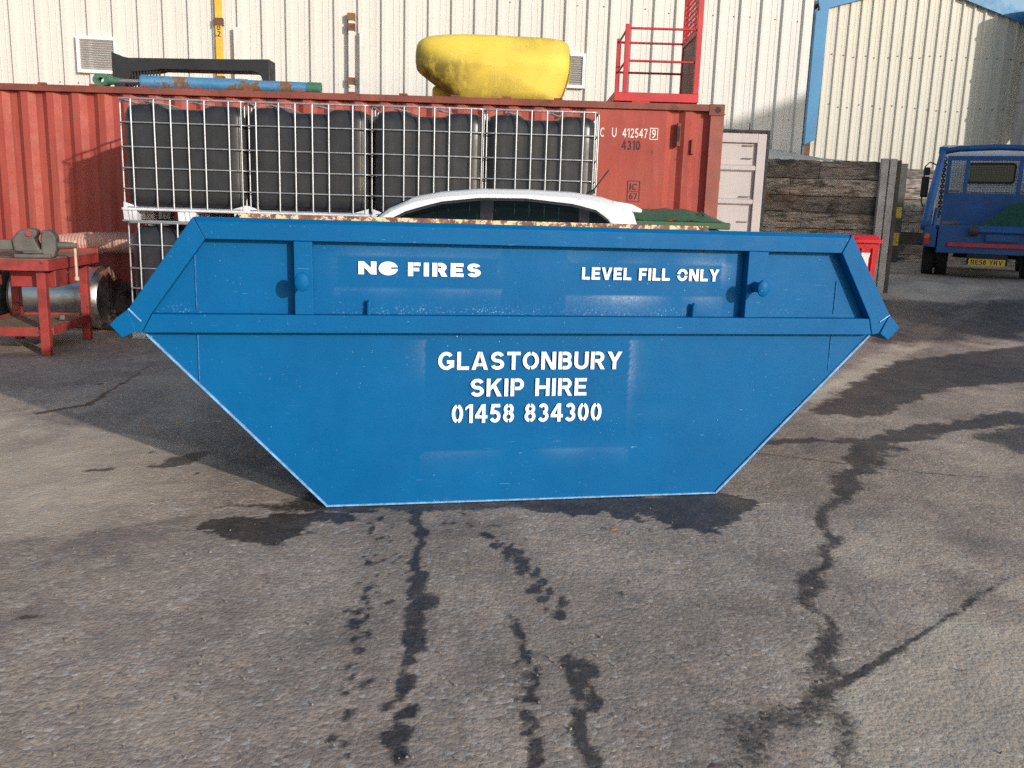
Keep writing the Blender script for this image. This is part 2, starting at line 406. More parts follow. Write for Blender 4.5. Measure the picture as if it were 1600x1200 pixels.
def text_part(txt, name, x0, z0, width, height, mat, parent, y=0., weight=.1, gap=0., spacing=.13):
    """lettering drawn from our own strokes; a hair's offset between strokes keeps faces apart"""
    x = 0.; items = []; wi = 0
    for c in txt:
        if c == ' ': wi += 1
        w_, st_ = glyph(c, weight, gap); items += [(x, q, wi) for q in st_]; x += w_+spacing
    tot = x-spacing; sx = width/tot; lay = 0
    words = [MB() for _ in range(wi+1)]
    for ox, q, wk in items:
        mb = words[wk]
        lay = (lay+1) % 6; yy = y-.00012*lay
        if q[0] == 'P':
            mb.add([(x0+(ox+p[0])*sx, yy, z0+p[1]*height) for p in q[1]], [tuple(range(len(q[1])))]); continue
        P = [Vector(p) for p in q]; n = len(P); closed = (P[0]-P[-1]).length < 1e-4
        L_, R_ = [], []
        for i in range(n):
            a = P[i-1] if i > 0 else (P[-2] if closed else P[i]); b = P[i+1] if i < n-1 else (P[1] if closed else P[i])
            d1 = (P[i]-a).normalized() if (P[i]-a).length > 1e-9 else None; d2 = (b-P[i]).normalized() if (b-P[i]).length > 1e-9 else None
            d = ((d1 or d2)+(d2 or d1)).normalized(); nn = Vector((-d.y, d.x)); m_ = 1.
            if d1 is not None and d2 is not None: m_ = 1/max(.5, nn.dot(Vector((-d1.y, d1.x))))
            L_.append(P[i]+nn*weight*m_); R_.append(P[i]-nn*weight*m_)
        vs = [(x0+(ox+p.x)*sx, yy, z0+p.y*height) for p in L_+R_]
        mb.add(vs, [(i, i+1, n+i+1, n+i) for i in range(n-1)])
    return [m_.build(name, mat, parent) for m_ in words]

# ------------------------------------------------------------------ ground
def ss(t):
    t = np.clip(t, 0, 1); return t*t*(3-2*t)
def gh(x, y):
    return .47*ss((np.asarray(y)-9)/6)*ss((np.asarray(x)-2.2)/2.6)
def axis(fine, grow, lo, hi):
    a = [fine[0]]
    for (e, st) in fine[1]:
        while a[-1] < e-1e-6: a.append(a[-1]+st)
    st = fine[1][-1][1]
    while a[-1] < hi: st *= grow; a.append(a[-1]+st)
    b = []; st = fine[1][0][1]; x = a[0]
    while x > lo: st *= grow; x -= st; b.append(x)
    return np.array(b[::-1]+a)
def vnoise(x, y, s, seed):
    g = np.random.default_rng(seed).random((256, 256))
    X = x*s; Y = y*s; xi = np.floor(X).astype(int); yi = np.floor(Y).astype(int); fx = X-xi; fy = Y-yi
    fx = fx*fx*(3-2*fx); fy = fy*fy*(3-2*fy)
    a = g[xi % 256, yi % 256]; b = g[(xi+1) % 256, yi % 256]; c = g[xi % 256, (yi+1) % 256]; d = g[(xi+1) % 256, (yi+1) % 256]
    return (a*(1-fx)+b*fx)*(1-fy)+(c*(1-fx)+d*fx)*fy-.5
def fbm(x, y, s, seed, o=4):
    r = 0.
    for i in range(o):
        c_, s_ = math.cos(.6+1.1*i+seed), math.sin(.6+1.1*i+seed)      # turn each octave so no lattice shows
        r = r+vnoise(c_*x-s_*y+i*7.3, s_*x+c_*y-i*3.1, s*2**i, seed+i)*.55**i
    return r
gx = axis((-4.6, [(4.2, .02), (7, .04)]), 1.16, -400, 400)
gy = axis((1.35, [(5.2, .018), (8, .03), (13, .06)]), 1.16, -400, 700)
GX, GY = np.meshgrid(gx, gy); gxf, gyf = GX.ravel(), GY.ravel()
def poly_sd(pts, x, y):
    n = len(pts); ins = np.zeros(x.shape, bool); dmin = np.full(x.shape, 1e9)
    for i in range(n):
        ax, ay = pts[i]; bx, by = pts[(i+1) % n]
        t = np.clip(((x-ax)*(bx-ax)+(y-ay)*(by-ay))/((bx-ax)**2+(by-ay)**2+1e-12), 0, 1)
        dmin = np.minimum(dmin, np.hypot(x-ax-t*(bx-ax), y-ay-t*(by-ay)))
        cr = (ay > y) != (by > y)
        ins ^= cr & (x < (bx-ax)*(y-ay)/(by-ay+1e-12)+ax)
    return np.where(ins, -dmin, dmin)
def line_sd(pts, wid, x, y):
    d = np.full(x.shape, 1e9)
    for i in range(len(pts)-1):
        ax, ay = pts[i]; bx, by = pts[i+1]
        t = np.clip(((x-ax)*(bx-ax)+(y-ay)*(by-ay))/((bx-ax)**2+(by-ay)**2+1e-12), 0, 1)
        d = np.minimum(d, np.hypot(x-ax-t*(bx-ax), y-ay-t*(by-ay))-(wid[i]*(1-t)+wid[i+1]*t))
    return d
near = (gxf > -7) & (gxf < 12) & (gyf > 1) & (gyf < 22)
X, Y = gxf[near], gyf[near]
wx = X+.10*fbm(X, Y, 5, 1)+.012*fbm(X, Y, 40, 31, 2); wy = Y+.12*fbm(X, Y, 5, 11)+.02*fbm(X, Y, 40, 41, 2)
wet = np.zeros(X.shape); tone = np.zeros(X.shape)
def PX(l): return [gpt(*p) for p in l]
def soft(d, e): return ss(.5-d/e)
rag = .05*fbm(X, Y, 9, 51)+.02*fbm(X, Y, 35, 61, 2)
def W(d, e=.03, a=1., rg=1.): 
    global wet
    wet = np.maximum(wet, a*soft(d+rg*rag, e))
W(poly_sd(PX([(305, 820), (330, 808), (400, 810), (440, 802), (500, 804), (552, 803), (550, 814), (500, 820), (482, 838), (440, 852), (395, 853), (345, 842)]), wx, wy))
W(poly_sd(PX([(815, 788), (900, 782), (1115, 768), (1172, 782), (1178, 802), (1150, 814), (1110, 830), (1075, 827), (1030, 822), (1000, 808), (940, 800), (830, 802)]), wx, wy))
W(poly_sd(PX([(330, 790), (520, 770), (1120, 765), (1120, 776), (700, 797), (520, 800)]), wx, wy), .1, .8)
# running water on the right
W(line_sd(PX([(1620, 652), (1480, 664), (1400, 682), (1350, 712), (1310, 770)]), [.16, .12, .11, .08, .06], wx, wy), .10, .92)
W(line_sd(PX([(1345, 705), (1310, 770), (1290, 850), (1268, 920), (1282, 1000), (1296, 1050)]), [.06, .05, .035, .028, .035, .045], wx, wy), .08, .85, .5)
W(line_sd(PX([(1282, 990), (1296, 1050), (1270, 1090), (1190, 1140), (1100, 1180)]), [.01, .05, .07, .05, .02], wx, wy), .16, .72)
W(line_sd(PX([(1280, 1085), (1310, 1130), (1345, 1190)]), [.04, .05, .02], wx, wy), .16, .66)
W(poly_sd(PX([(1260, 640), (1330, 600), (1400, 565), (1500, 552), (1640, 540), (1660, 590), (1500, 606), (1440, 622), (1380, 648), (1290, 648)]), wx, wy), .12, .85)
W(poly_sd(PX([(1520, 680), (1640, 655), (1680, 720), (1600, 715)]), wx, wy), .15, .75)
W(line_sd(PX([(1190, 690), (1270, 684), (1370, 690)]), [.06, .08, .05], wx, wy), .06, .8)
W(line_sd(PX([(1700, 830), (1600, 888), (1450, 985), (1380, 1028), (1290, 1085)]), [.004, .006, .008, .012, .022], X+.03*fbm(X, Y, 9, 3), Y+.02*fbm(X, Y, 20, 7)), .025, .95, .22)
W(line_sd(PX([(1170, 706), (1330, 725), (1440, 738), (1560, 746)]), [.008, .01, .008, .004], X+.02*fbm(X, Y, 12, 3), Y), .02, .9, .12)
W(line_sd(PX([(60, 645), (135, 632), (190, 600), (245, 562)]), [.03, .03, .008, .004], X+.02*fbm(X, Y, 12, 3), Y), .02, .9, .12)
W(line_sd(PX([(255, 722), (290, 718), (322, 706)]), [.02, .07, .02], wx, wy), .04, .95)
W(line_sd(PX([(155, 732), (182, 727)]), [.012, .015], wx, wy), .02, .9)
W(line_sd(PX([(20, 960), (48, 952)]), [.01, .02], wx, wy), .02, .8)
W(line_sd(PX([(395, 895), (415, 920), (440, 942)]), [.015, .02, .01], wx, wy), .05, .5)
# tyre-borne drip trails
def trail(pts, n, spread, r0, r1, seed, a=.95):
    global wet
    g = np.random.default_rng(seed); P = np.array(PX(pts)); seg = np.hypot(*np.diff(P, axis=0).T); cs = np.r_[0, np.cumsum(seg)]
    for _ in range(n):
        t = g.random()*cs[-1]; i = min(np.searchsorted(cs, t, 'right')-1, len(seg)-1); u = (t-cs[i])/seg[i]
        c = P[i]*(1-u)+P[i+1]*u+g.normal(0, spread, 2)*np.array([1, .6]); r = r0+(r1-r0)*g.random()**2.2
        ex = 1+g.random()*.8
        q = np.abs(X-c[0]) < .25
        d = np.hypot(X[q]-c[0], (Y[q]-c[1])/(ex*1.4))-r+.010*fbm(X[q], Y[q]*.5, 30, seed, 2)
        wet[q] = np.maximum(wet[q], a*soft(d, .018))
main = [(648, 795), (657, 830), (650, 880), (656, 930), (652, 975), (655, 1000), (640, 1045), (625, 1090), (615, 1150), (598, 1185)]
W(line_sd(PX(main[:8]), [.012, .016, .018, .010, .018, .016, .004, .0], X+.03*fbm(X, Y, 9, 3), Y), .03, .95, .2)
trail(main, 110, .018, .007, .028, 5)
trail([(592, 798), (575, 880), (562, 960), (552, 1060), (520, 1195)], 80, .02, .005, .014, 6)
trail([(755, 830), (800, 862), (845, 910), (885, 970)], 90, .024, .006, .021, 8)
trail([(800, 960), (822, 1040), (828, 1110), (832, 1195)], 80, .016, .005, .015, 9)
trail([(885, 1020), (905, 1050), (915, 1090), (895, 1110), (925, 1190)], 60, .022, .007, .024, 10)
trail([(700, 800), (760, 830), (830, 850)], 40, .06, .003, .012, 12, .7)
trail([(610, 820), (600, 900), (590, 1000)], 30, .03, .003, .01, 13, .9)
trail([(100, 540), (300, 640), (330, 760)], 25, .2, .004, .02, 14, .8)
trail([(900, 830), (1050, 900), (1150, 1000)], 25, .25, .003, .012, 15, .7)
# lighter / darker surfacing patches
tone += .42*soft(poly_sd(PX([(-300, 640), (0, 650), (120, 664), (300, 700), (520, 780), (360, 795), (200, 820), (0, 847), (-300, 880)]), X+.05*fbm(X, Y, 3, 71), Y+.05*fbm(X, Y, 3, 73)), .03)  # resurfaced patch with sunlit tone painted in, cut off along the skip's shadow edge
tone += .75*soft(poly_sd(PX([(1225, 640), (1330, 578), (1390, 540), (1440, 520), (1560, 498), (1480, 528), (1400, 565), (1300, 612)]), wx, wy), .12)
tone += .5*soft(poly_sd(PX([(1330, 500), (1420, 482), (1540, 490), (1440, 520), (1390, 530)]), wx, wy), .2)
tone -= .28*soft(poly_sd(PX([(1400, 470), (1700, 430), (1700, 480), (1480, 490)]), wx, wy), .3)
tone += .38*soft(poly_sd(PX([(1700, 840), (1600, 892), (1450, 990), (1290, 1090), (1250, 1300), (1900, 1300)]), X, Y), .03)
W(poly_sd([(4.2, 9.6), (6, 10.4), (9, 10.8), (9, 12.6), (5, 12.4), (3.8, 11)], wx+.4*fbm(X, Y, 1.3, 90), wy+.4*fbm(X, Y, 1.3, 95)), .5, .75)
tone -= .25*ss((fbm(X, Y*.7, 1.1, 201, 4)-.06)/.35)
tone -= .28*ss((fbm(X, Y*.6, 2.7, 221, 4)-.14)/.25)
tone += .30*ss((fbm(X+3, Y*.6, 1.6, 241, 4)-.10)/.3)
# faint swept tyre marks to the right of the skip
for k_ in range(9):
    o_ = -.16+.045*k_
    tone -= .22*soft(line_sd([(a_+o_, b_) for a_, b_ in PX([(1330, 1000), (1255, 880), (1235, 790), (1270, 720), (1400, 660)])], [.008]*5, X+.02*fbm(X, Y, 6, 261), Y), .02)
full = np.zeros(gxf.shape); full[near] = np.clip(wet, 0, 1); fullt = np.zeros(gxf.shape); fullt[near] = tone
und = .012*fbm(gxf, gyf, .7, 101, 2)*np.clip((gyf-1)/3, 0, 1)
gz = gh(gxf, gyf)+np.where(near, und, 0)*.0+np.where(near, .0025*fbm(gxf, gyf, 14, 111, 3), 0)-.003
nx, ny = len(gx), len(gy)
idx = np.arange(nx*ny).reshape(ny, nx)
quads = np.stack([idx[:-1, :-1], idx[:-1, 1:], idx[1:, 1:], idx[1:, :-1]], -1).reshape(-1, 4)
gme = bpy.data.meshes.new("yard_ground")
gme.vertices.add(nx*ny); gme.vertices.foreach_set('co', np.stack([gxf, gyf, gz], 1).astype(np.float32).ravel())
gme.loops.add(quads.size); gme.loops.foreach_set('vertex_index', quads.ravel().astype(np.int32))
gme.polygons.add(len(quads)); gme.polygons.foreach_set('loop_start', (np.arange(len(quads))*4).astype(np.int32))
gme.polygons.foreach_set('use_smooth', [True]*len(quads))
gme.update(calc_edges=True); gme.validate()
set_attr(gme, "wet", full); set_attr(gme, "tone", fullt)
def asphalt():
    k = NT("worn_yard_asphalt")
    n1 = k.noise(.9, 6, .6); n2 = k.noise(6, 6, .65); n3 = k.noise(60, 4, .7)
    vo = k.n("ShaderNodeTexVoronoi"); vo.inputs['Scale'].default_value = 62; k.l(k.coord(), vo.inputs['Vector'])
    vo2 = k.n("ShaderNodeTexVoronoi"); vo2.inputs['Scale'].default_value = 150; k.l(k.coord(), vo2.inputs['Vector'])
    c = k.mix(k.ramp(n1, .32, .68), (.295, .224, .176), (.51, .388, .292))
    c = k.mix(k.ramp(n2, .35, .7, 0, .55), c, (.39, .32, .27))
    sep = k.n("ShaderNodeSeparateColor"); k.l(vo.outputs['Color'], sep.inputs[0])
    st = k.ramp(sep.outputs[0], 0, 1, .78, 1.26)
    cc = k.n("ShaderNodeCombineColor")
    for i in range(3): k.l(st, cc.inputs[i])
    c = k.mix(1., c, cc.outputs[0], 'MULTIPLY')
    spk = k.ramp(sep.outputs[1], .93, .96, 0, .5)
    c = k.mix(spk, c, (.66, .62, .56))
    c = k.mix(k.ramp(n3, .5, .72, 0, .5), c, (.2, .17, .15))
    n5 = k.noise(2.6, 7, .68, (1.0, .55, 1))
    c = k.mix(k.ramp(n5, .50, .70, 0, .55), c, (.21, .175, .155))
    c = k.mix(k.ramp(k.noise(1.7, 6, .65), .55, .72, 0, .45), c, (.64, .50, .37))
    t = k.attr("tone")
    c = k.mix(k.math('MAXIMUM', t, 0.), c, (.68, .56, .42))
    c = k.mix(k.math('MAXIMUM', k.math('MULTIPLY', t, -1.), 0.), c, (.135, .112, .098))
    wv = k.attr("wet")
    wv = k.ramp(k.math('ADD', wv, k.math('ADD', k.math('MULTIPLY', k.math('SUBTRACT', n3, .5), .5), k.math('MULTIPLY', k.math('SUBTRACT', sep.outputs[2], .5), .30))), .2, .72)
    wc = k.mix(1., c, (.14, .135, .14), 'MULTIPLY')
    c = k.mix(k.math('MULTIPLY', wv, k.ramp(n2, .3, .7, .8, 1.)), c, wc)
    rg = k.ramp(wv, 0, 1, .93, .5)
    h = k.math('ADD', k.math('MULTIPLY', vo.outputs['Distance'], -1.), k.math('MULTIPLY', vo2.outputs['Distance'], -.4))
    h = k.math('ADD', h, k.math('MULTIPLY', n3, .9))
    h = k.math('ADD', h, k.math('MULTIPLY', n2, 1.6)); h = k.math('ADD', h, k.math('MULTIPLY', k.noise(24, 3, .6), 1.2))
    k.bump(h, .5, .0036)
    return k.out(c, rg, 0, .3)
gme.materials.append(asphalt())
g = link("yard_ground", gme); g['kind'] = 'structure'; g['label'] = 'worn grey brown asphalt yard with wet stains'

# ------------------------------------------------------------------ buildings
def cladding(mb, p0, p1, z0, zt, pitch, rib=.032, depth=.03, n=None):
    """profiled sheet from p0 to p1 (plan), facing the left-hand normal away from the building; zt(s)->top height"""
    p0 = Vector((*p0, 0)); p1 = Vector((*p1, 0)); L = (p1-p0).length; t = (p1-p0)/L; nrm = Vector((t.y, -t.x, 0))
    prof = []
    s = 0.
    while s < L:
        w_ = pitch
        for ds, d in ((0, 0), (w_*.30, 0), (w_*.315, .005), (w_*.335, .005), (w_*.35, 0), (w_*.56, 0), (w_*.575, .005), (w_*.595, .005), (w_*.61, 0), (w_-rib-.03, 0), (w_-rib-.012, depth), (w_-.014, depth)):
            if s+ds <= L: prof.append((s+ds, d))
        s += w_
    prof.append((L, 0))
    vs = []
    for s_, d in prof:
        q = p0+t*s_+nrm*d; vs.append((q.x, q.y, z0)); vs.append((q.x, q.y, zt(s_)))
    fs = [(2*i, 2*i+2, 2*i+3, 2*i+1) for i in range(len(prof)-1)]
    mb.add(vs, fs); return t, nrm, L
def WY(x): return 13.0+.14*(x+6.0)          # line of the big shed's front wall
XL, XR = -16., 4.46
sh = thing("industrial_shed", (0, WY(0), 0), "long cream profiled steel shed rising behind the red container", "building")
def rel(o, p): return (p[0]-o.location.x, p[1]-o.location.y)
mb = MB(); t_, n_, L_ = cladding(mb, rel(sh, (XL, WY(XL))), rel(sh, (XR, WY(XR))), 0, lambda s: 7.2, .337, .05, .045)
mb.build("front_wall", M['clad'], sh)
mb = MB()
bx = [rel(sh, (XR+.02, WY(XR)+.01)), rel(sh, (XL, WY(XL)+.01))]
back = Vector((-.14, 1, 0)).normalized()*5.
c1, c0 = bx
c2 = (c1[0]+back.x, c1[1]+back.y); c3 = (c0[0]+back.x, c0[1]+back.y)
mb.add([(c1[0], c1[1], 0), (c2[0], c2[1], 0), (c3[0], c3[1], 0), (c0[0], c0[1], 0), (c1[0], c1[1], 7.2), (c2[0], c2[1], 8.2), (c3[0], c3[1], 8.2), (c0[0], c0[1], 7.2)],
       [(0, 1, 5, 4), (1, 2, 6, 5), (2, 3, 7, 6)])
mb.build("side_wall", M['clad'], sh)
mb = MB(); mb.add([(c1[0]+.1, c1[1]-.2, 7.2), (c2[0]+.1, c2[1], 8.25), (c3[0], c3[1], 8.25), (c0[0], c0[1]-.2, 7.2), (c1[0]+.1, c1[1]-.2, 7.35), (c2[0]+.1, c2[1], 8.4), (c3[0], c3[1], 8.4), (c0[0], c0[1]-.2, 7.35)],
       [(0, 1, 2, 3), (4, 5, 6, 7), (0, 1, 5, 4), (1, 2, 6, 5), (2, 3, 7, 6), (3, 0, 4, 7)])
mb.build("roof", M['roofsheet'], sh)
mb = MB()
for zz in (2.9, 4.35):
    for i in range(int(L_/.337)):
        for k in (.45,):
            s = i*.337+.337*k+random.uniform(-.05, .05); q = Vector((*rel(sh, (XL, WY(XL))), 0))+t_*s+n_*.006
            if random.random() < .75: mb.lathe([(.011, 0), (.007, -.01)], 6, 'y', (q.x, q.y, zz+random.uniform(-.03, .03)))
mb.build("fixing", M['bolt'], sh)['kind'] = 'stuff'
def vent(cx, z0, z1, w_, label):
    y = WY(cx)-.035
    r = link("louvre_vent", None, sh); r.location = (cx-sh.location.x, y-sh.location.y, (z0+z1)/2); r.rotation_euler.z = math.atan(.14); r['label'] = label
    h = z1-z0; f_ = MB(); b = .045
    for a in ((-w_/2, -w_/2+b, -h/2, h/2), (w_/2-b, w_/2, -h/2, h/2), (-w_/2+b, w_/2-b, -h/2, -h/2+b), (-w_/2+b, w_/2-b, h/2-b, h/2)):
        f_.b2(a[0], a[1], -.05, .03, a[2], a[3])
    f_.build("frame", M['ventwhite'], r, .004)
    MB().b2(-w_/2+b, w_/2-b, .0, .03, -h/2+b, h/2-b).build("backing", M['ventdark'], r)
    s_ = MB(); n = 13
    for i in range(n):
        z = -h/2+b+(i+.5)*(h-2*b)/n
        s_.box((0, -.02, z), (w_-2*b, .035, .007), Matrix.Rotation(R(-38), 3, 'X'))
    s_.build("slats", M['ventslat'], r)
vent(-5.93, 3.06, 3.55, .54, "white square louvre vent on the left of the wall")
vent(.77, 3.18, 3.68, .36, "narrow louvre vent half hidden by the yellow moulding")

gb = thing("gabled_shed", (8.85, 21, 0), "far pale gabled shed with sky blue corner and roof trim", "building")
EL, ERr, AP = (-2.25, 6.02), (2.35, 5.85), (-.03, 6.66)
def gtop(s):
    x = EL[0]+s
    return EL[1]+(AP[1]-EL[1])*(x-EL[0])/(AP[0]-EL[0]) if x < AP[0] else AP[1]+(ERr[1]-AP[1])*(x-AP[0])/(ERr[0]-AP[0])
mb = MB(); cladding(mb, (EL[0], 0), (ERr[0]+.6, 0), .3, lambda s: gtop(s), .25, .04, .04); mb.build("gable_wall", M['clad2'], gb)
mb = MB(); mb.add([(EL[0]-.02, .02, .3), (EL[0]-.02, 16, .3), (EL[0]-.02, 16, 6.0), (EL[0]-.02, .02, 6.0)], [(0, 1, 2, 3)]); mb.add([(ERr[0]+.6, .02, .3), (ERr[0]+.6, 16, .3), (ERr[0]+.6, 16, 5.7), (ERr[0]+.6, .02, 5.7)], [(0, 1, 2, 3)])
mb.build("side_wall", M['clad2'], gb)
for a, b in ((EL, AP), (AP, (ERr[0]+.8, gtop(ERr[0]+.8-EL[0])))):
    ang = math.atan2(b[1]-a[1], b[0]-a[0]); ln = math.hypot(b[1]-a[1], b[0]-a[0]); rot = Matrix.Rotation(-ang, 3, 'Y')
    MB().box(((a[0]+b[0])/2, 8, (a[1]+b[1])/2+.12), (ln+.1, 16.2, .06), rot).build("roof", M['roofsheet'], gb)
    MB().box(((a[0]+b[0])/2, -.1, (a[1]+b[1])/2+.03), (ln+(.1), .06, .26), rot).build("verge_trim", M['trim'], gb)
mb = MB(); mb.prism([(EL[0]-.10, 3.02), (EL[0]+.14, 3.14), (EL[0]+.18, 5.97), (EL[0]-.10, 5.89)], -.13, -.06)
mb.b2(EL[0]-.10, EL[0]-.05, -.058, .3, 3.05, 5.86); mb.build("corner_trim", M['trim'], gb, .006)
MB().b2(EL[0]-.05, EL[0]+.06, -.05, -.035, .3, 3.3).build("corner_post", M['brownrust'], gb)
mb = MB()
for zz, xs in ((3.9, 1), (5.0, 1)):
    for i in range(18):
        mb.lathe([(.018, 0), (.012, -.012)], 6, 'y', (EL[0]+.12+i*.25+random.uniform(-.04, .04), -.008, zz+random.uniform(-.05, .05)))
mb.build("fixing", M['bolt'], gb)['kind'] = 'stuff'
dk = thing("extraction_duct", (11.14, 20.3, .47), "fat grey vertical duct at the right edge beside the gabled shed", "duct")
MB().path([(.0, 0, 0), (.0, 0, 2.4), (.05, 0, 2.75), (.2, .0, 3.1), (.24, 0, 3.5), (.24, 0, 5.6)], [.2, .2, .3, .42, .45, .45], 24).build("pipe", M['duct'], dk, smooth=40)
mb = MB()
for z in (3.55, 4.4, 5.3): mb.path([(.24+.46*math.cos(a), .46*math.sin(a), z) for a in np.linspace(0, 2*math.pi, 24, endpoint=False)], .02, 6, True)
mb.split("band", M['duct'], dk)
MB().b2(-.3, .3, -.3, .3, 0, .05).build("base_plate", M['postdark'], dk)
# unseen building added out of frame on the right to shade the truck corner
sb = thing("unseen_shade_building", (19.5, 4.6, 0), "plain unseen building added out of frame on the right for its shade", "building")
mb = MB(); mb.b2(-7.1, 12, -2, 2, 0, 6.2); mb.build("wall", paint("dull_render", (.25, .24, .22), .8, .1, 2), sb)
mb = MB(); mb.b2(-7.3, 12.2, -2.2, 2.2, 6.2, 6.32); mb.build("roof", M['roofsheet'], sb)

# marker poles fixed to the shed wall
def pole(cx, w_, z1, mat, label, brackets, numeral=None, z0=0.):
    r = thing("marker_pole", (cx, WY(cx)-.09, 0), label, "pole", math.atan(.14), "poles against the shed wall")
    MB().b2(-w_/2, w_/2, -.02, .02, z0, z1).build("shaft", mat, r, .004)
    for z in brackets:
        MB().b2(-w_/2-.015, w_/2+.015, -.032, .055, z-.05, z+.05).build("bracket", M['brownrust'], r, .004)
    if numeral:
        for tx, z in numeral: text_part(tx, "numeral", -.025, z, .05, .075, M['ink'], r, -.0225, .08)
    return r
pole(-4.28, .092, 4.6, M['poleyellow'], "yellow marker pole with rusty clamps and a black 2", (3.05, 3.83), (("B", 3.72), ("2", 3.63)))
pole(-4.04, .09, 3.77, M['polepale'], "pale bare pole just right of the yellow one", (), None)
pole(-2.46, .085, 4.05, M['polewhite'], "flaked white pole with a rusty top and rusty clamps", (3.12, 3.86, 4.0))
pole(-2.31, .075, 3.8, M['polepale'], "thin pale peeling pole right of the flaked white pole", ())

# ------------------------------------------------------------------ timber walls, lean-to
def sleeper_wall(name, loc, rz, L, rows, label, seed, joints=True, dep=.16):
    g_ = random.Random(seed)
    r = thing(name, loc, label, "wall", rz)
    mb = MB(); tones = []
    z = 0.
    for i, (h, tn) in enumerate(rows):
        x = 0.
        while x < L-1e-3:
            ln = min(g_.choice((.7, 1.2, 1.6, 2.4)) if joints else L, L-x)
            if L-x-ln < .25: ln = L-x
            dy = g_.uniform(-.012, .012); g0 = g_.uniform(.002, .006)
            nn = 8
            # slightly wavy sleeper
            vs = []; fs = []
            for q in range(nn+1):
                xx = x+g0+(ln-2*g0)*q/nn
                e1, e2, e3 = g_.uniform(-.006, .006), g_.uniform(-.006, .006), g_.uniform(-.004, .004)
                vs += [(xx, dy+e3, z+.004+e1), (xx, dy+e3, z+h-.006+e2), (xx, dep, z+h-.006+e2), (xx, dep, z+.004+e1)]
            for q in range(nn):
                for k in range(4): fs.append((q*4+k, q*4+4+k, q*4+4+(k+1) % 4, q*4+(k+1) % 4))
            fs += [(0, 1, 2, 3), (nn*4+3, nn*4+2, nn*4+1, nn*4)]
            mb.add(vs, fs); tv = min(1, max(0, tn+g_.uniform(-.2, .2))); tones += [tv]*len(vs)
            x += ln
        z += h
    o = mb.build("sleepers", M['timber'], r, .006); set_attr(o.data, "tone", tones)
    MB().b2(.03, L-.03, .03, dep-.03, 0, z-.02).build("core", M['postdark'], r)
    return r, z
gz13 = float(gh(4.3, 13))
w1, h1 = sleeper_wall("sleeper_wall", (2.7, 13.0, gz13-.05), .0, 2.62, [(.24, .5), (.24, .7), (.24, .35), (.24, .6), (.23, .9), (.235, .18), (.24, .95), (.25, .45)], "nearer wall of stacked weathered timber sleepers beside the open white door", 3)
h1z = gz13-.05+h1
mb = MB(); mb.b2(2.44, 2.54, -.10, -.03, 0, h1+.05); mb.b2(2.54, 2.56, -.06, .2, 0, h1+.04); mb.b2(2.56, 2.66, -.10, -.03, 0, h1+.05)
mb.build("concrete_post", M['concrete'], w1, .006)
MB().b2(2.665, 2.72, -.1, .3, 0, h1+.03).build("edge_post", M['postdark'], w1)
mb = MB(); mb.b2(-.0, .12, -.03, -.013, 1.34, 1.43)
o = mb.build("hinge_plate", M['crimson_dark'], w1, .004); o.location.x = .78
w2, h2 = sleeper_wall("sleeper_wall", (7.2, 20.0, .42), .0, 5.2, [(.22, .8), (.24, .55), (.25, .15), (.22, .85), (.25, .6), (.25, .85), (.24, .95), (.22, .9), (.2, .35)], "farther wall of stacked timber sleepers behind the blue truck", 9)
MB().b2(1.13, 1.30, -.12, -.03, 0, h2+.1).build("post", M['postdark'], w2, .005)
mb = MB()
mb.b2(1.14, 1.27, -.125, -.1205, 1.02, 1.26); mb.b2(1.14, 1.27, -.125, -.1205, .42, .70); mb.build("yellow_band", M['yellowmark'], w2)
lr = thing("lean_to_roof", (2.7, 13.2, h1z), "pale corrugated lean to roof sloping up behind the nearer sleeper wall", "roof")
def lean(i, j):
    x = i*.04; y = j*.3; top = .02+.55*y/1.5*max(0, 1-x/2.7)
    return (x, y, top+.005*math.sin(x*2*math.pi/.2))
mb = MB(); mb.grid(lean, 68, 5); o = mb.build("sheet", M['roofsheet'], lr, smooth=60)
md = o.modifiers.new("solid", 'SOLIDIFY'); md.thickness = .006
mb = MB()
for x in (.1, 2.5): mb.b2(x, x+.08, .05, .13, -h1z+gz13, -.03); mb.b2(x, x+.08, 1.05, 1.13, -h1z+gz13, .0)
mb.build("support_post", M['postdark'], lr)

# ------------------------------------------------------------------ red container
CX0, CX1, CY0, CY1, CT = -9.95, 2.20, 9.9, 12.34, 2.535
ct = thing("shipping_container", (0, CY0, 0), "long faded red corrugated shipping container behind the black tanks", "container")
D = CY1-CY0
def corr(mb, x0, x1, y, zb, zt, dep, pitch=.278, flip=1, phase=0.):
    prof = [(x0, 0)]; x = x0+phase
    while x+pitch < x1:
        for ds, d in ((.0, 0), (.072, 0), (.136, dep), (.212, dep), (.276, 0)):
            if x+ds > x0: prof.append((x+ds*pitch/.278, d))
        x += pitch
    prof.append((x1, 0))
    vs = []
    for xx, d in prof: vs += [(xx, y+flip*d, zb), (xx, y+flip*d, zt)]
    mb.add(vs, [(2*i, 2*i+2, 2*i+3, 2*i+1) for i in range(len(prof)-1)])
mb = MB(); corr(mb, CX0+.1, .98, .035, .16, CT-.08, .046)
mb.add([(.98, .035, .16), (1.52, .035, .16), (1.52, .035, CT-.08), (.98, .035, CT-.08)], [(0, 1, 2, 3)])
corr(mb, 1.52, CX1-.13, .035, .16, CT-.08, .046, .268)
mb.build("side_panel", M['crimson'], ct)
mb = MB(); corr(mb, CX0+.1, CX1-.1, D-.035, .16, CT-.08, .038, flip=-1); mb.build("rear_panel", M['crimson'], ct)
mb = MB()
def roofp(i, j): return (CX0+.1+i*(CX1-CX0-.2)/120, .06+j*(D-.12), CT-.03+(.018 if i % 4 in (1, 2) else 0))
mb.grid(roofp, 121, 2); mb.build("roof", M['crimson_dark'], ct)
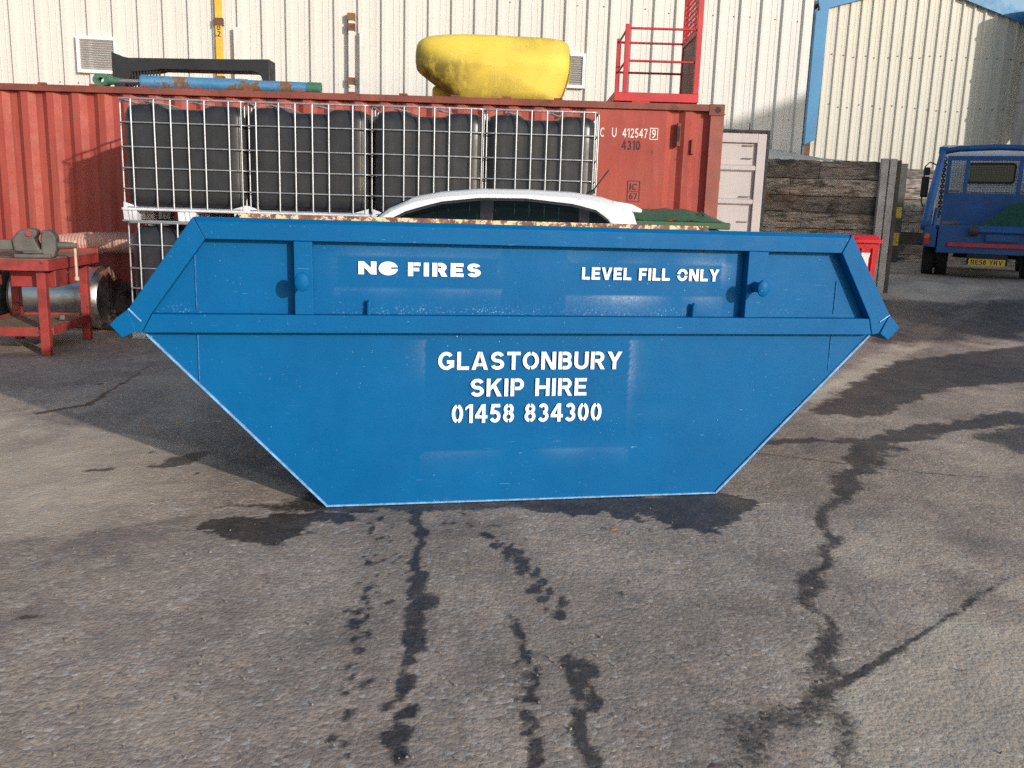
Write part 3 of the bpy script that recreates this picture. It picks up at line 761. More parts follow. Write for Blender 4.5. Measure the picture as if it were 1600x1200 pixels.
mb = MB(); mb.b2(CX0+.16, CX1-.17, 0, .06, CT-.075, CT-.005); mb.b2(CX0+.16, CX1-.17, D-.06, D, CT-.075, CT-.005)
mb.b2(CX0+.16, CX1-.17, 0, .06, .0, .16); mb.b2(CX0+.16, CX1-.17, D-.06, D, .0, .16); mb.b2(CX1-.1, CX1-.02, .16, D-.16, CT-.11, CT-.005); mb.b2(CX1-.1, CX1-.02, .16, D-.16, 0, .15)
x = CX0+.3
while x < .9:
    mb.b2(x, x+.09, .012, .05, CT-.004, CT+.016); x += .556
mb.build("frame_rail", M['crimson_dark'], ct, .004)
mb = MB()
for x0, x1 in ((CX0, CX0+.15), (CX1-.15, CX1)):
    for y0 in (0.0, D-.16): mb.b2(x0, x1, y0+.006, y0+.155, .12, CT-.12)
mb.split("corner_post", paint("worn_corner_post", (.28, .078, .055), .65, .25, 4, .45, 6, (.20, .12, .085)), ct, .008)
for x0 in (CX0, CX1-.17):
    for y0 in (0, D-.16):
        for z0 in (0, CT-.12):
            k = MB(); k.b2(x0, x0+.17, y0, y0+.16, z0, z0+.12); k.build("corner_casting", M['crimson_dark'], ct, .006)
mb = MB()
mb.lathe([(.032, -.002), (.032, .004)], 16, 'y', (CX1-.075, -.0, CT-.06))
for z in (2.22, 1.73, 1.2): mb.b2(CX1-.0, CX1+.004, .02, .07, z, z+.1)
mb.split("lock_hole", M['gasket'], ct)
# near container end door, closed
MB().b2(CX1-.07, CX1-.03, .17, D/2-.01, .15, CT-.12).build("door", M['crimson'], ct, .005)
k = MB(); k.b2(1.70, 1.74, -.004, .05, 2.08, 2.33); k.build("lashing_slot", M['crimson_dark'], ct, .006)
k = MB(); k.b2(1.708, 1.732, -.007, -.0045, 2.13, 2.29); k.build("slot_recess", M['gasket'], ct)
k = MB(); k.b2(1.86, 1.90, .0, .06, 2.0, 2.16); k.build("lug", M['crimson'], ct, .01)
# the farther door stands open showing its pale inner face
dr = link("open_door", None, ct); dr.location = (CX1+.02, D-.03, 0); dr['label'] = 'open pinkish white inner face of the container door'
dr.rotation_euler.z = R(1.5)
MB().b2(0.0, 1.10, 0, .04, .16, CT-.07).build("door_skin", M['door_white'], dr, .003)
mb = MB(); mb.b2(.98, 1.1, -.05, -.002, .16, CT-.08); mb.b2(0, .12, -.05, -.002, .16, CT-.08); mb.b2(.12, .98, -.05, -.002, CT-.2, CT-.08); mb.b2(.12, .98, -.05, -.002, .16, .3)
for z in (.62, 1.03, 1.5, 1.95): mb.prism([(-.002, z), (-.045, z+.025), (-.045, z+.075), (-.002, z+.1)], .12, .98, 'x')
mb.build("door_frame", M['door_white'], dr, .006)
mb = MB()
for z in (1.28, 1.62, 2.13, 2.3): mb.path([(.80, -.004, z), (.80, -.03, z), (.93, -.03, z), (.93, -.004, z)], .006, 6)
for z in (1.42, 1.86): mb.path([(.2, -.004, z), (.2, -.03, z), (.42, -.03, z), (.42, -.004, z)], .006, 6)
mb.split("tie_bar", M['bolt'], dr)
mb = MB(); mb.b2(1.102, 1.145, -.045, .03, .14, CT-.03); mb.b2(0, 1.10, -.045, .03, CT-.066, CT-.03); mb.b2(.86, .872, -.02, .0, CT-.03, CT+.06); mb.build("gasket", M['gasket'], dr, .003)
yt = .034
for tx, x0, w_ in (("C", .872, .05), ("U", 1.02-.02, .05), ("412547", 1.115, .27)):
    text_part(tx, "marking", x0, 2.16, w_, .098, M['mark_white'], ct, yt-.003, .075)
text_part("9", "marking", 1.432, 2.165, .045, .09, M['mark_white'], ct, yt-.003, .075)
mb = MB()
for a in ((1.41, 1.418, 2.145, 2.27), (1.492, 1.50, 2.145, 2.27), (1.418, 1.492, 2.145, 2.153), (1.418, 1.492, 2.262, 2.27)): mb.b2(a[0], a[1], yt-.003, yt-.001, a[2], a[3])
mb.build("marking_box", M['mark_white'], ct)
text_part("4310", "marking", 1.115, 2.03, .20, .10, M['mark_dark'], ct, yt-.003, .075)
text_part("IC", "marking", 1.225, 1.60, .085, .07, M['mark_dark'], ct, yt-.003, .075)
text_part("67", "marking", 1.225, 1.50, .085, .065, M['mark_dark'], ct, yt-.003, .07)
mb = MB()
for a in ((1.20, 1.206, 1.475, 1.70), (1.33, 1.336, 1.475, 1.70), (1.206, 1.33, 1.475, 1.481), (1.206, 1.33, 1.694, 1.70), (1.206, 1.33, 1.58, 1.586)): mb.b2(a[0], a[1], yt-.003, yt-.001, a[2], a[3])
mb.build("marking_box", M['mark_dark'], ct)

ct.location.y = 10.1; ct.scale = (1.0202, 1.0202, 1.0095); CT *= 1.0095
# ------------------------------------------------------------------ caged tanks
def make_ibc():
    r = thing("caged_tank", (0, 0, 0), "x", "tank", 0, "black caged water tanks stacked two high")
    Wd, Dp = 1.17, 1.0
    # bottle: rounded box with shallow flutes
    def bot(i, j):
        zs = [.15, .153, .165, .20, .26, .40, .55, .70, .85, .985, 1.04, 1.075, 1.092, 1.098, 1.098]
        ins = [.20, .08, .03, .008, 0, 0, 0, 0, 0, .002, .014, .04, .075, .14, .50]
        z = zs[j]*(1 if j < 9 else 1.014); e = ins[j]; n = 96; A = 2*math.pi*i/n; hw, hd = Wd/2-.013-e, Dp/2-.016-e
        if j == len(zs)-1: hw, hd = .03, .03
        p = 10.
        ca, sa = math.cos(A), math.sin(A); q = (abs(ca)**p+abs(sa)**p)**(-1/p)
        x, y = ca*q*hw, sa*q*hd
        if abs(x) < .42 and .2 < z < 1.0 and abs(y) > .3:
            y -= math.copysign(.006*(1-math.cos(2*math.pi*(x+.42)/.168))/2, y)
        if abs(y) < .36 and .2 < z < 1.0 and abs(x) > .4:
            x -= math.copysign(.010*(1-math.cos(2*math.pi*(y+.36)/.18))/2, x)
        if z > .9 and abs(x) < .25: z -= .042*(1-ss((abs(x)-.16)/.09))*ss((z-.95)/.1)
        return (x, y, z)
    mb = MB(); mb.grid(bot, 96, 15, closed_u=True); b = mb.build("bottle", M['blackplastic'], r, smooth=70)
    mb = MB(); mb.lathe([(.09, 1.02), (.09, 1.09), (.075, 1.10), (.0, 1.101)], 20); mb.build("lid", M['redcap'], b, smooth=30)
    mb = MB(); hx, hy = Wd/2, Dp/2
    def ring(z, rr, ox=0.):
        pts = []; c = .07
        for (sx, sy, a0) in ((1, 1, 0), (-1, 1, 90), (-1, -1, 180), (1, -1, 270)):
            for k in range(5):
                a = R(a0+k*22.5); pts.append((sx*(hx-c)+c*math.cos(a), sy*(hy-c)+c*math.sin(a), z))
        mb.path(pts, rr, 8, True)
    ring(1.14, .011)
    for z in (.925, .70, .505, .31): ring(z, .0075)
    ring(.135, .010)
    for u in (.105, .285, .415, .55, .68, .87, .968):
        for sy in (-1, 1):
            x = -hx+u*Wd; rr = .0082 if u < .95 else .0055
            mb.path([(x, sy*(hy+.008), .13), (x, sy*(hy+.008), 1.10), (x, sy*(hy+.002), 1.145)], rr, 8)
    for v in (.08, .3, .5, .7, .92):
        for sx in (-1, 1):
            y = -hy+v*Dp
            mb.path([(sx*(hx+.008), y, .13), (sx*(hx+.008), y, 1.10), (sx*(hx+.002), y, 1.145)], .0085, 8)
    for x in (-.22, .22): mb.path([(x-.15, -hy, 1.12), (x, -hy*.4, 1.12), (x, hy*.4, 1.12), (x-.15, hy, 1.12)], .009, 6)
    mb.build("cage", M['galv'], r, smooth=60)
    mb = MB(); mb.b2(-hx+.02, hx-.02, -hy+.02, hy-.02, .108, .128)
    ringz = [(-hx, -hy), (hx, -hy), (hx, hy), (-hx, hy)]
    for (a, b2_) in zip(ringz, ringz[1:]+ringz[:1]): mb.path([(*a, .118), (*b2_, .118)], .016, 6)
    # upturned corner lips
    for sx in (-1, 1):
        mb.prism([(sx*(hx-.01), .13), (sx*(hx-.20), .13), (sx*(hx-.12), .15), (sx*(hx-.01), .185)], -hy-.004, -hy+.03)
    mb.build("pallet", M['palletgrey'], r, .004)
    for x0, ww in ((-hx, .13), (-.075, .17), (hx-.13, .13)):
        for y0 in (-hy, -.06, hy-.12):
            k = MB(); y1 = y0+.12
            for (a, b_) in ((0, .33), (.40, .60), (.67, 1.0)):
                k.prism([(x0+a*ww, .104), (x0+b_*ww, .104), (x0+b_*ww-.006, .012), (x0+a*ww+.006, .012)], y0, y1)
            k.b2(x0+.008, x0+ww-.008, y0+.014, y1-.014, .012, .104); k.build("pallet_foot", M['palletgrey'], r, .004)
    mb = MB(); mb.path([(-hx, -hy, .008), (hx, -hy, .008), (hx, hy, .008), (-hx, hy, .008)], .009, 6, True); mb.build("skid_ring", M['galv'], r)
    return r
ibc = make_ibc()
xs_ = [-3.226, -2.032, -.875, .21]
ups = ["black tank in galvanised cage, top left end of the stacked row", "black caged tank in the upper row, second from the left", "black caged tank in the upper row above the car windscreen", "black caged tank in the upper row next to the container number"]
los = ["black caged tank on the ground at the left end beneath another tank", "lower black caged tank second from the left, hidden behind the skip", "lower black caged tank behind the white car bonnet", "lower black caged tank behind the white car tail"]
first = True
for i, x in enumerate(xs_):
    for lvl in (0, 1):
        o = ibc if first else copy_tree(ibc); first = False
        o.location = (x*.984+(.025 if lvl == 0 else 0), 9.07+.012*(i % 2), .0 if lvl == 0 else 1.139)
        o.rotation_euler.z = R((.6, -.8, .9, -.7)[i]*(1 if lvl else .5))
        o.scale = (.984*(.93 if i > 1 else 1.035), .984, .992)
        o['label'] = ups[i] if lvl else los[i]

# ------------------------------------------------------------------ things on the container roof
ram = thing("hydraulic_ram", (-3.27, 10.34, CT), "chipped blue hydraulic ram with green eye lying along container roof edge", "ram")
ram.rotation_euler.y = R(.35); zr = .075
MB().lathe([(.06, -.98), (.078, -.975), (.078, -.94), (.070, -.93), (.070, .2), (.062, .22), (.060, .98), (.052, 1.0), (.052, 1.02)], 24, 'x', (0, 0, zr)).build("barrel", M['ramblue'], ram, smooth=40)
MB().lathe([(.05, .88), (.0635, .881), (.0635, 1.03), (.05, 1.032)], 24, 'x', (0, 0, zr)).build("end_cap", M['ramgreen'], ram, smooth=40)
MB().lathe([(.022, -1.25), (.022, -.98)], 16, 'x', (0, 0, zr)).build("rod", M['bright'], ram, smooth=40)
mb = MB()
n = 24; vs = []
for yy in (-.05, .05):
    for rr in (.028, .068):
        for k in range(n): a = 2*math.pi*k/n; vs.append((-1.42+rr*1.35*math.cos(a), yy, zr+rr*math.sin(a)))
fs = []
for k in range(n):
    j = (k+1) % n
    fs += [(k, j, n+j, n+k), (2*n+k, 3*n+k, 3*n+j, 2*n+j), (n+k, n+j, 3*n+j, 3*n+k), (k, 2*n+k, 2*n+j, j)]
mb.add(vs, fs); mb.path([(-1.34, 0, zr), (-1.22, 0, zr)], [.05, .03], 12); mb.build("eye_end", M['ramgreen'], ram, smooth=40)
bp = thing("bumper_moulding", (-3.85, 10.9, CT), "black plastic bumper moulding with a slotted grille, behind the blue ram", "bumper")
mb = MB()
mb.prism([(-.92, .46), (-.92, .15), (-.89, .02), (-.80, .02), (-.78, .10), (-.72, .17), (-.70, .24), (-.42, .265), (-.36, .28), (.72, .285), (.80, .26), (.835, .2), (.84, .0), (.92, .0), (.92, .43), (.6, .42), (-.72, .40), (-.78, .41)], -.13, .13)
mb.build("shell", M['bumper'], bp, .012)
mb = MB()
for i in range(11):
    x = -.74+i*.036; mb.b2(x, x+.015, -.12, -.09, .0, .26)
mb.b2(-.75, -.35, -.125, -.085, .1, .15); mb.b2(-.75, -.35, -.125, -.085, 0, .03); mb.build("grille", M['bumper'], bp, .003)
# yellow moulding
ym = thing("yellow_moulding", (-.35, 11.1, CT), "big yellow rounded plastic cab moulding with black grime, upside down on container", "moulding")
out = [(-.905, .44), (-.91, .56), (-.89, .67), (-.83, .735), (-.7, .775), (-.3, .80), (.4, .79), (.75, .775), (.88, .73), (.925, .62), (.93, .42), (.90, .27), (.84, .11), (.78, .0), (.3, -.02), (0, -.02), (-.34, -.02), (-.47, .08), (-.70, .245), (-.87, .37)]
def dens(p, n):
    q = []; p = np.array(p); N = len(p)
    for i in range(N):
        p0, p1, p2, p3 = p[i-1], p[i], p[(i+1) % N], p[(i+2) % N]
        for k in range(n):
            t = k/n
            q.append(.5*((2*p1)+(-p0+p2)*t+(2*p0-5*p1+4*p2-p3)*t*t+(-p0+3*p1-3*p2+p3)*t**3))
    return np.array(q)
ol = dens(out, 4); cen = np.array([.05, .42])
def yw(i, j):
    T = [0., .35, .62, .8, .9, .96, .99, 1., .985, .97, .96, .8, 0.][j]
    YY = [-.42, -.42, -.405, -.37, -.32, -.25, -.17, -.05, .12, .24, .28, .29, .29][j]
    p = cen+(ol[i % len(ol)]-cen)*T
    # front leans: the upper lip comes forward, lower part tucks back
    y = YY + (.10*max(0, .45-p[1])/.45 if j < 8 else 0)
    return (p[0], y, p[1])
mb = MB(); mb.grid(yw, len(ol), 13, closed_u=True); o = mb.build("shell", M['yellow'], ym, smooth=60)
gr = []
for v in o.data.vertices:
    x, y, z = v.co
    a = ss((.60-z+.5*max(0, -x-.6))/.22)*ss((-x-.02)/.5)
    gr.append(float(np.clip(max(a*1.0, .7*ss((.2-z)/.15), .5*ss((.36-z)/.15)*ss((.45-abs(x))/.3), .3*ss((z-.52)/.1)*ss((x-.1)/.3)), 0, 1)))
set_attr(o.data, "grime", gr)
k = MB(); k.b2(-.73, -.45, .1, .4, 0, .25); o = k.build("bracket", M['yellow'], ym, .04); set_attr(o.data, "grime", [.3]*8)
# man basket
cg = thing("access_cage", (1.53, 10.2, CT), "red steel access cage with tall mesh back standing on the container end", "cage")
mb = MB(); mb.b2(-.50, .44, 0.02, .95, .02, .115); mb.build("floor_tray", M['cagered'], cg, .006)
mb = MB(); mb.b2(-.3, -.1, .0, .015, .0, .02);
for p, h in (((-.38, .05), .83), ((-.38, .90), .83)):
    mb.b2(p[0]-.025, p[0]+.025, p[1]-.025, p[1]+.025, .115, h)
mb.split("post", M['cagered'], cg, .004)
mb = MB()
for z in (.79, .45): mb.path([(-.36, .05, z), (.38, .05, z)], .013, 8); mb.path([(-.36, .90, z), (.38, .90, z)], .013, 8); mb.path([(-.38, .07, z), (-.38, .88, z)], .013, 8)
mb.build("guard_rail", M['cagered'], cg, smooth=50)
mb = MB(); mb.prism([(.02, .115), (.08, .115), (.08, 2.1), (.02, 2.1)], .375, .435, 'x'); mb.prism([(.88, .115), (.93, .115), (.93, 2.1), (.88, 2.1)], .375, .425, 'x'); mb.b2(.375, .425, .081, .879, 2.04, 2.1); mb.b2(.375, .425, .081, .879, .74, .80)
mb.build("back_frame", M['cagered'], cg, .004)
mb = MB()
for i in range(-16, 20):
    for sg in (1, -1):
        y0 = .08+i*.07; z0 = .8; a, b = 0., 1.26
        # clip diagonal to the frame opening
        lo, hi = .08, .88
        t0, t1 = 0., 1.26
        if sg == 1: t0 = max(t0, (lo-y0)/.62); t1 = min(t1, (hi-y0)/.62)
        else: t0 = max(t0, (y0-hi)/.62); t1 = min(t1, (y0-lo)/.62)
        if t1-t0 > .03: mb.path([(.40, y0+sg*t0*.62, z0+t0), (.40, y0+sg*t1*.62, z0+t1)], .004, 4)
mb.build("mesh_panel", M['cagered'], cg)
MB().b2(.39, .41, .082, .878, .12, .74).build("solid_panel", paint("grimy_cage_sheet", (.22, .13, .11), .7, .3, 4, .3), cg)

# ------------------------------------------------------------------ white hatchback
car = thing("hatchback_car", (-.33, 7.46, 0), "white hatchback car parked between the skip and the caged tanks", "car")
st = [(-2.0, .52, .66), (-1.96, .66, .76), (-1.75, .78, .82), (-1.3, .92, .86), (-1.05, .98, .87), (-.84, 1.20, .87), (-.64, 1.36, .87), (-.45, 1.445, .87), (-.25, 1.485, .87), (.05, 1.515, .87), (.4, 1.52, .87), (.75, 1.51, .87), (.98, 1.48, .865), (1.14, 1.435, .86), (1.21, 1.38, .855), (1.27, 1.2, .85), (1.45, .95, .83), (1.52, .6, .78), (1.50, .4, .72)]
BELT = .97
def side_y(z, hw):
    return hw if z < BELT else hw-(z-BELT)*.42
def carsec(x, top, hw):
    belt = min(BELT, top-.03)
    zr_ = max(belt, top-.052)
    pts = [(hw*.92, .22), (hw*.98, .32), (hw, .5), (hw, .72), (hw*.99, belt)]
    ye = side_y(zr_, hw*.99) if top > 1.05 else hw*.96
    pts += [((hw*.99+ye)/2, (belt+zr_)/2), (ye, zr_), (ye-.07, top-.020), (ye*.62, top-.004), (0, top)]
    return pts
mb = MB()
def cb(i, j):
    x, top, hw = st[j]; p = carsec(x, top, hw)
    if i < 10: y, z = -p[i][0], p[i][1]
    else: y, z = p[18-i][0], p[18-i][1]
    return (x, y, z)
mb.grid(cb, 19, len(st))
keep = []
for q, f_ in enumerate(mb.f):
    i, j = q % 18, q//18
    if i in (4, 5, 12, 13) and st[j][0] > -.9 and st[j+1][0] < 1.16: continue
    keep.append(f_)
mb.f = keep; mb.mi = [0]*len(keep)
mb.add([cb(i, 0) for i in range(19)], [tuple(range(19))]); mb.add([cb(i, len(st)-1) for i in range(19)], [tuple(range(19))])
mb.add([(-1.9, -.6, .22), (1.6, -.6, .22), (1.6, .6, .22), (-1.9, .6, .22)], [(0, 1, 2, 3)])
o = mb.build("body", M['white'], car, smooth=50)
def topz(x):
    return float(np.interp(x, [s_[0] for s_ in st], [s_[1] for s_ in st]))
def win(name, xs, lo, hi, mat, off, sgn):
    """pane on the car's flank between two height curves"""
    mb = MB(); N = 24
    def P(i, j):
        x = xs[0]+(xs[1]-xs[0])*i/N; a, b = lo(x), max(lo(x)+.001, hi(x)); z = a+(b-a)*j/4
        return (x, sgn*(side_y(z, .862)+off), z)
    mb.grid(P, N+1, 5); o = mb.build(name, mat, car, smooth=60)
    md = o.modifiers.new("solid", 'SOLIDIFY'); md.thickness = .004
    return o
arch = lambda x: float(np.interp(x, [-.95, -.75, -.5, -.25, .05, .4, .75, .95, 1.05, 1.2], [1.0, 1.19, 1.325, 1.40, 1.438, 1.443, 1.412, 1.365, 1.27, 1.0]))
for sgn in (-1, 1):
    win("door_frame", (-.86, 1.16), lambda x: arch(x)-.006, lambda x: topz(x)-.048, M['white'], .001, sgn)
    win("window_seal", (-.95, 1.19), lambda x: max(.97, arch(x)-.022), lambda x: arch(x), M['blacktrim'], .008, sgn)
    win("belt_seal", (-.95, 1.19), lambda x: .955, lambda x: .985, M['blacktrim'], .008, sgn)
    for xa, xb in ((.05, .15), (.79, .87)): win("pillar_trim", (xa, xb), lambda x: .98, lambda x: arch(x)-.02, M['blacktrim'], .008, sgn)
    for xa, xb in ((-.92, .05), (.15, .79), (.87, 1.16)): win("window_pane", (xa, xb), lambda x: .985, lambda x: arch(x)-.02, M['clearglass'], .002, sgn)
    k = MB(); k.path([(-.78, sgn*.93, 1.02), (-.74, sgn*.99, 1.06), (-.72, sgn*1.0, 1.02)], .05, 8); k.build("wing_mirror", M['white'], car, smooth=60)
    for x in (-.45, .45):
        MB().b2(x, x+.18, sgn*.875, sgn*.90, .86, .885).build("door_handle", M['white'], car, .006)
    k = MB(); k.prism([(-1.93, .62), (-1.6, .70), (-1.55, .78), (-1.8, .76)], sgn*.70, sgn*.85); k.build("headlight", M['lampclear'], car, .01)
    k = MB(); k.b2(1.40, 1.50, sgn*.62, sgn*.845, .78, .95); k.build("tail_light", M['lampred'], car, .01)
    for x in (-1.25, 1.02):
        wl = MB(); wl.lathe([(.2, -.1), (.30, -.1), (.315, -.07), (.315, .07), (.30, .1), (.2, .1)], 28, 'y', (x, sgn*.80, .315))
        wo_ = wl.build("tyre", M['tyre'], car, smooth=40)
        wl = MB(); wl.lathe([(.03, -.11), (.19, -.1), (.205, -.07), (.205, .07), (.19, .1), (.03, .11)], 24, 'y', (x, sgn*.805, .315)); wl.build("rim", M['rim'], wo_, smooth=40)
def screen(name, x0, x1, inset, off):
    mb = MB()
    def P(i, j):
        x = x0+(x1-x0)*j/6; tz = topz(x); half = (side_y(max(BELT, tz-.075), .86)-inset)
        y = -half+2*half*i/12; cr = .02*(abs(y)/half)**2.5
        return (x, y, tz-cr+off)
    mb.grid(P, 13, 7); return mb.build(name, M['glass'], car, smooth=60)
k = MB(); k.b2(-1.5, 1.1, -.74, .74, .86, .93); k.build("interior_floor", M['blacktrim'], car, .03)
for x in (-.1, .75):
    for y in (-.36, .36):
        k = MB(); k.prism([(x, .9), (x+.12, .9), (x+.27, 1.24), (x+.17, 1.25)], y-.22, y+.22); k.prism([(x+.18, 1.27), (x+.27, 1.27), (x+.29, 1.38), (x+.21, 1.39)], y-.12, y+.12); k.build("seat", M['seatgrey'], car, .02)
k = MB(); k.path([(-.62+.02*math.cos(a)*0-.07*math.sin(a), -.36+.17*math.cos(a), 1.02+.16*math.sin(a)) for a in np.linspace(0, 2*math.pi, 20, endpoint=False)], .014, 6, True); k.build("steering_wheel", M['blacktrim'], car)
screen("windscreen", -1.0, -.5, .08, .008); screen("rear_window", 1.225, 1.42, .1, .01)
k = MB(); k.prism([(1.05, 1.445), (1.20, 1.425), (1.285, 1.385), (1.275, 1.36), (1.12, 1.38)], -.60, .60); k.build("spoiler", M['white'], car, .01)
k = MB(); k.path([(.90, -.02, 1.495), (.96, -.02, 1.53)], .018, 8); k.path([(.94, -.02, 1.52), (1.07, -.02, 1.70)], .006, 6); k.build("aerial", M['blacktrim'], car, smooth=50)

# ------------------------------------------------------------------ bins
gbn = thing("wheelie_bin", (1.18, 8.25, 0), "large dark green lidded bin behind the tail of the white car", "bin")
MB().add([(-.55, -.40, .25), (.55, -.40, .25), (.55, .40, .25), (-.55, .40, .25), (-.60, -.47, 1.24), (.60, -.47, 1.24), (.60, .47, 1.24), (-.60, .47, 1.24)], [(0, 1, 2, 3), (0, 1, 5, 4), (1, 2, 6, 5), (2, 3, 7, 6), (3, 0, 4, 7), (4, 5, 6, 7)]).build("tub", M['greenbin'], gbn, .03)
k = MB(); k.b2(-.66, .66, -.52, .52, 1.242, 1.30); k.build("rim", M['greenbin'], gbn, .012)
def lid(i, j):
    u = -1+2*i/16; v = -1+2*j/10
    h = .10*(1-abs(v)**3)*(1-abs(u)**6)+.012*(1 if abs(u) in (.5, .25) else 0)
    return (u*.64, v*.5, 1.302+h)
k = MB(); k.grid(lid, 17, 11); k.build("lid", M['greenbin'], gbn, smooth=60)
k = MB(); k.path([(.40, -.36, 1.36), (.43, -.36, 1.385), (.46, -.36, 1.36)], .012, 6); k.build("lid_handle", M['blacktrim'], gbn)
for sx in (-.45, .45):
    for sy in (-.3, .3):
        w_ = MB(); w_.lathe([(.09, -.025), (.10, -.015), (.10, .015), (.09, .025)], 16, 'y', (sx, sy, .10)); w_.b2(sx-.04, sx+.04, sy-.04, sy-.028, .1, .25); w_.b2(sx-.04, sx+.04, sy+.028, sy+.04, .1, .25); w_.build("castor", M['tyre'], gbn)
rbn = thing("wheelie_bin", (4.17, 11.2, float(gh(4.2, 11))), "bright red wheelie bin with torn white sticker right of the skip", "bin", R(-8))
k = MB(); k.add([(-.23, -.26, .08), (.23, -.26, .08), (.23, .22, .08), (-.23, .22, .08), (-.275, -.34, .98), (.275, -.34, .98), (.275, .33, .98), (-.275, .33, .98)], [(0, 1, 2, 3), (0, 1, 5, 4), (1, 2, 6, 5), (2, 3, 7, 6), (3, 0, 4, 7), (4, 5, 6, 7)])
for x in (-.2, -.07, .07, .2): k.prism([(-.29, .25), (-.355, .93), (-.33, .93), (-.27, .25)], x-.012, x+.012, 'x')
k.build("tub", M['redbin'], rbn, .015)
k = MB(); k.b2(-.30, .30, -.37, .36, .982, 1.03); k.prism([(-.36, 1.03), (-.3, 1.075), (.25, 1.085), (.36, 1.05), (.36, 1.03)], -.27, .27, 'x'); k.build("lid", M['redbin'], rbn, .01)
k = MB(); k.path([(-.24, .38, 1.0), (-.24, .43, 1.0), (.24, .43, 1.0), (.24, .38, 1.0)], .016, 8); k.path([(-.2, -.38, 1.035), (-.2, -.4, 1.05), (.0, -.4, 1.05), (.0, -.38, 1.035)], .012, 6); k.build("handle", M['redbin'], rbn, smooth=50)
k = MB(); k.prism([(.06, .68), (.15, .69), (.155, .80), (.17, .87), (.07, .87), (.06, .78)], -.36, -.357); o = k.build("sticker", M['sticker'], rbn)
for sx in (-1, 1): MB().lathe([(.08, -.025), (.1, -.015), (.1, .015), (.08, .025)], 18, 'x', (sx*.25, .27, .10)).build("wheel", M['tyre'], rbn, smooth=40)

# ------------------------------------------------------------------ skip lorry
TR = thing("skip_lorry", (7.80, 14.8, float(gh(7.8, 14.8))-.02), "blue skip lorry seen from behind with lifting arms and mesh headboard", "lorry", R(-25))
mb = MB(); mb.b2(-.45, .45, .2, 4.2, .48, .66); mb.b2(-.9, .9, .12, 2.4, .66, .72); mb.build("chassis", M['truckdark'], TR)
mb = MB(); mb.b2(-.78, .90, .0, .12, .42, .87); mb.b2(-.95, .95, .12, 1.35, .78, .885); mb.build("rear_body", M['truckblue'], TR, .012)
mb = MB(); mb.b2(-.62, .93, -.05, -.004, .53, .60); mb.build("red_bar", M['truckred'], TR, .006)
mb = MB(); mb.prism([(-1.0, .52), (-.80, .5), (-.80, .80), (-.9, .88), (-1.0, .84)], -.02, .3); mb.prism([(1.0, .52), (.91, .5), (.91, .80), (.92, .88), (1.0, .84)], -.02, .3); mb.split("corner_housing", M['truckblue'], TR, .012)
for sx in (-1, 1):
    k = MB(); k.b2(sx*.90, sx*.985, -.04, -.022, .55, .74); o = k.build("tail_light", M['lampred'], TR, .006)
    k = MB(); k.b2(sx*.905, sx*.98, -.046, -.041, .66, .73); k.build("indicator", M['lamporange'], o)
    k = MB(); k.path([(sx*.985, .05, .86), (sx*.95, .12, 1.3), (sx*.87, .3, 1.9), (sx*.845, .42, 2.12)], [.07, .07, .06, .055], 10); k.build("lifting_arm", M['armblue'], TR, smooth=50)
    k = MB(); k.lathe([(.05, -.075), (.085, -.07), (.085, .07), (.05, .075)], 16, 'x', (sx*.985, .06, .88)); k.lathe([(.04, -.07), (.062, -.065), (.062, .065), (.04, .07)], 16, 'x', (sx*.845, .42, 2.12)); k.split("pivot", M['truckblue'], TR, 0, 40)
    k = MB(); k.path([(sx*.86, .0, .62), (sx*.85, .1, 1.0), (sx*.84, .16, 1.15)], .035, 10); k.build("arm_ram", M['truckblue'], TR, smooth=40)
    k = MB()
    for i in range(22):
        z = 1.98-i*.045; a = (i % 2)*math.pi/2
        k.path([(sx*.80+.026*math.cos(q)*math.cos(a), .50+.02*math.cos(q)*math.sin(a), z+.032*math.sin(q)) for q in np.linspace(0, 2*math.pi, 8, endpoint=False)], .012, 5, True)
    k.build("chain", M['truckdark'], TR)
    for yy in (1.0,):
        for x0 in (.64, .86):
            k = MB(); k.lathe([(.2, -.09), (.35, -.095), (.375, -.07), (.375, .07), (.35, .095), (.2, .09)], 28, 'x', (sx*(x0+.03), .9, .375)); t2 = k.build("tyre", M['tyre'], TR, smooth=40)
            k = MB(); k.lathe([(.05, -.05), (.198, -.06), (.198, .06), (.05, .05)], 20, 'x', (sx*(x0+.03), .9, .375)); k.build("rim", M['truckdark'], t2, smooth=40)
    k = MB(); k.lathe([(.2, -.1), (.34, -.1), (.365, -.07), (.365, .07), (.34, .1), (.2, .1)], 28, 'x', (sx*.8, 3.6, .375)); t2 = k.build("tyre", M['tyre'], TR, smooth=40)
    k = MB(); k.lathe([(.05, -.05), (.198, -.06), (.198, .06), (.05, .05)], 20, 'x', (sx*.8, 3.6, .375)); k.build("rim", M['truckdark'], t2, smooth=40)
    k = MB()
    def mg(i, j): a = R(20+i*14); return (sx*(.60+j*.42), .9+.45*math.cos(a), .40+.45*math.sin(a))
    k.grid(mg, 11, 2); o = k.build("mudguard", M['truckdark'], TR, smooth=60); md = o.modifiers.new("solid", 'SOLIDIFY'); md.thickness = .02
    k = MB(); k.path([(sx*.92, 3.0, 2.02), (sx*1.06, 2.95, 2.08), (sx*1.14, 2.93, 2.0), (sx*1.14, 2.93, 1.3), (sx*1.1, 2.95, 1.22)], .013, 6); o = k.build("mirror_arm", M['blacktrim'], TR)
    k = MB(); k.b2(sx*1.04, sx*1.18, 2.9, 2.97, 1.40, 1.80); k.b2(sx*1.04, sx*1.16, 2.9, 2.97, 1.83, 1.98); k.build("mirror", M['blacktrim'], o, .02)
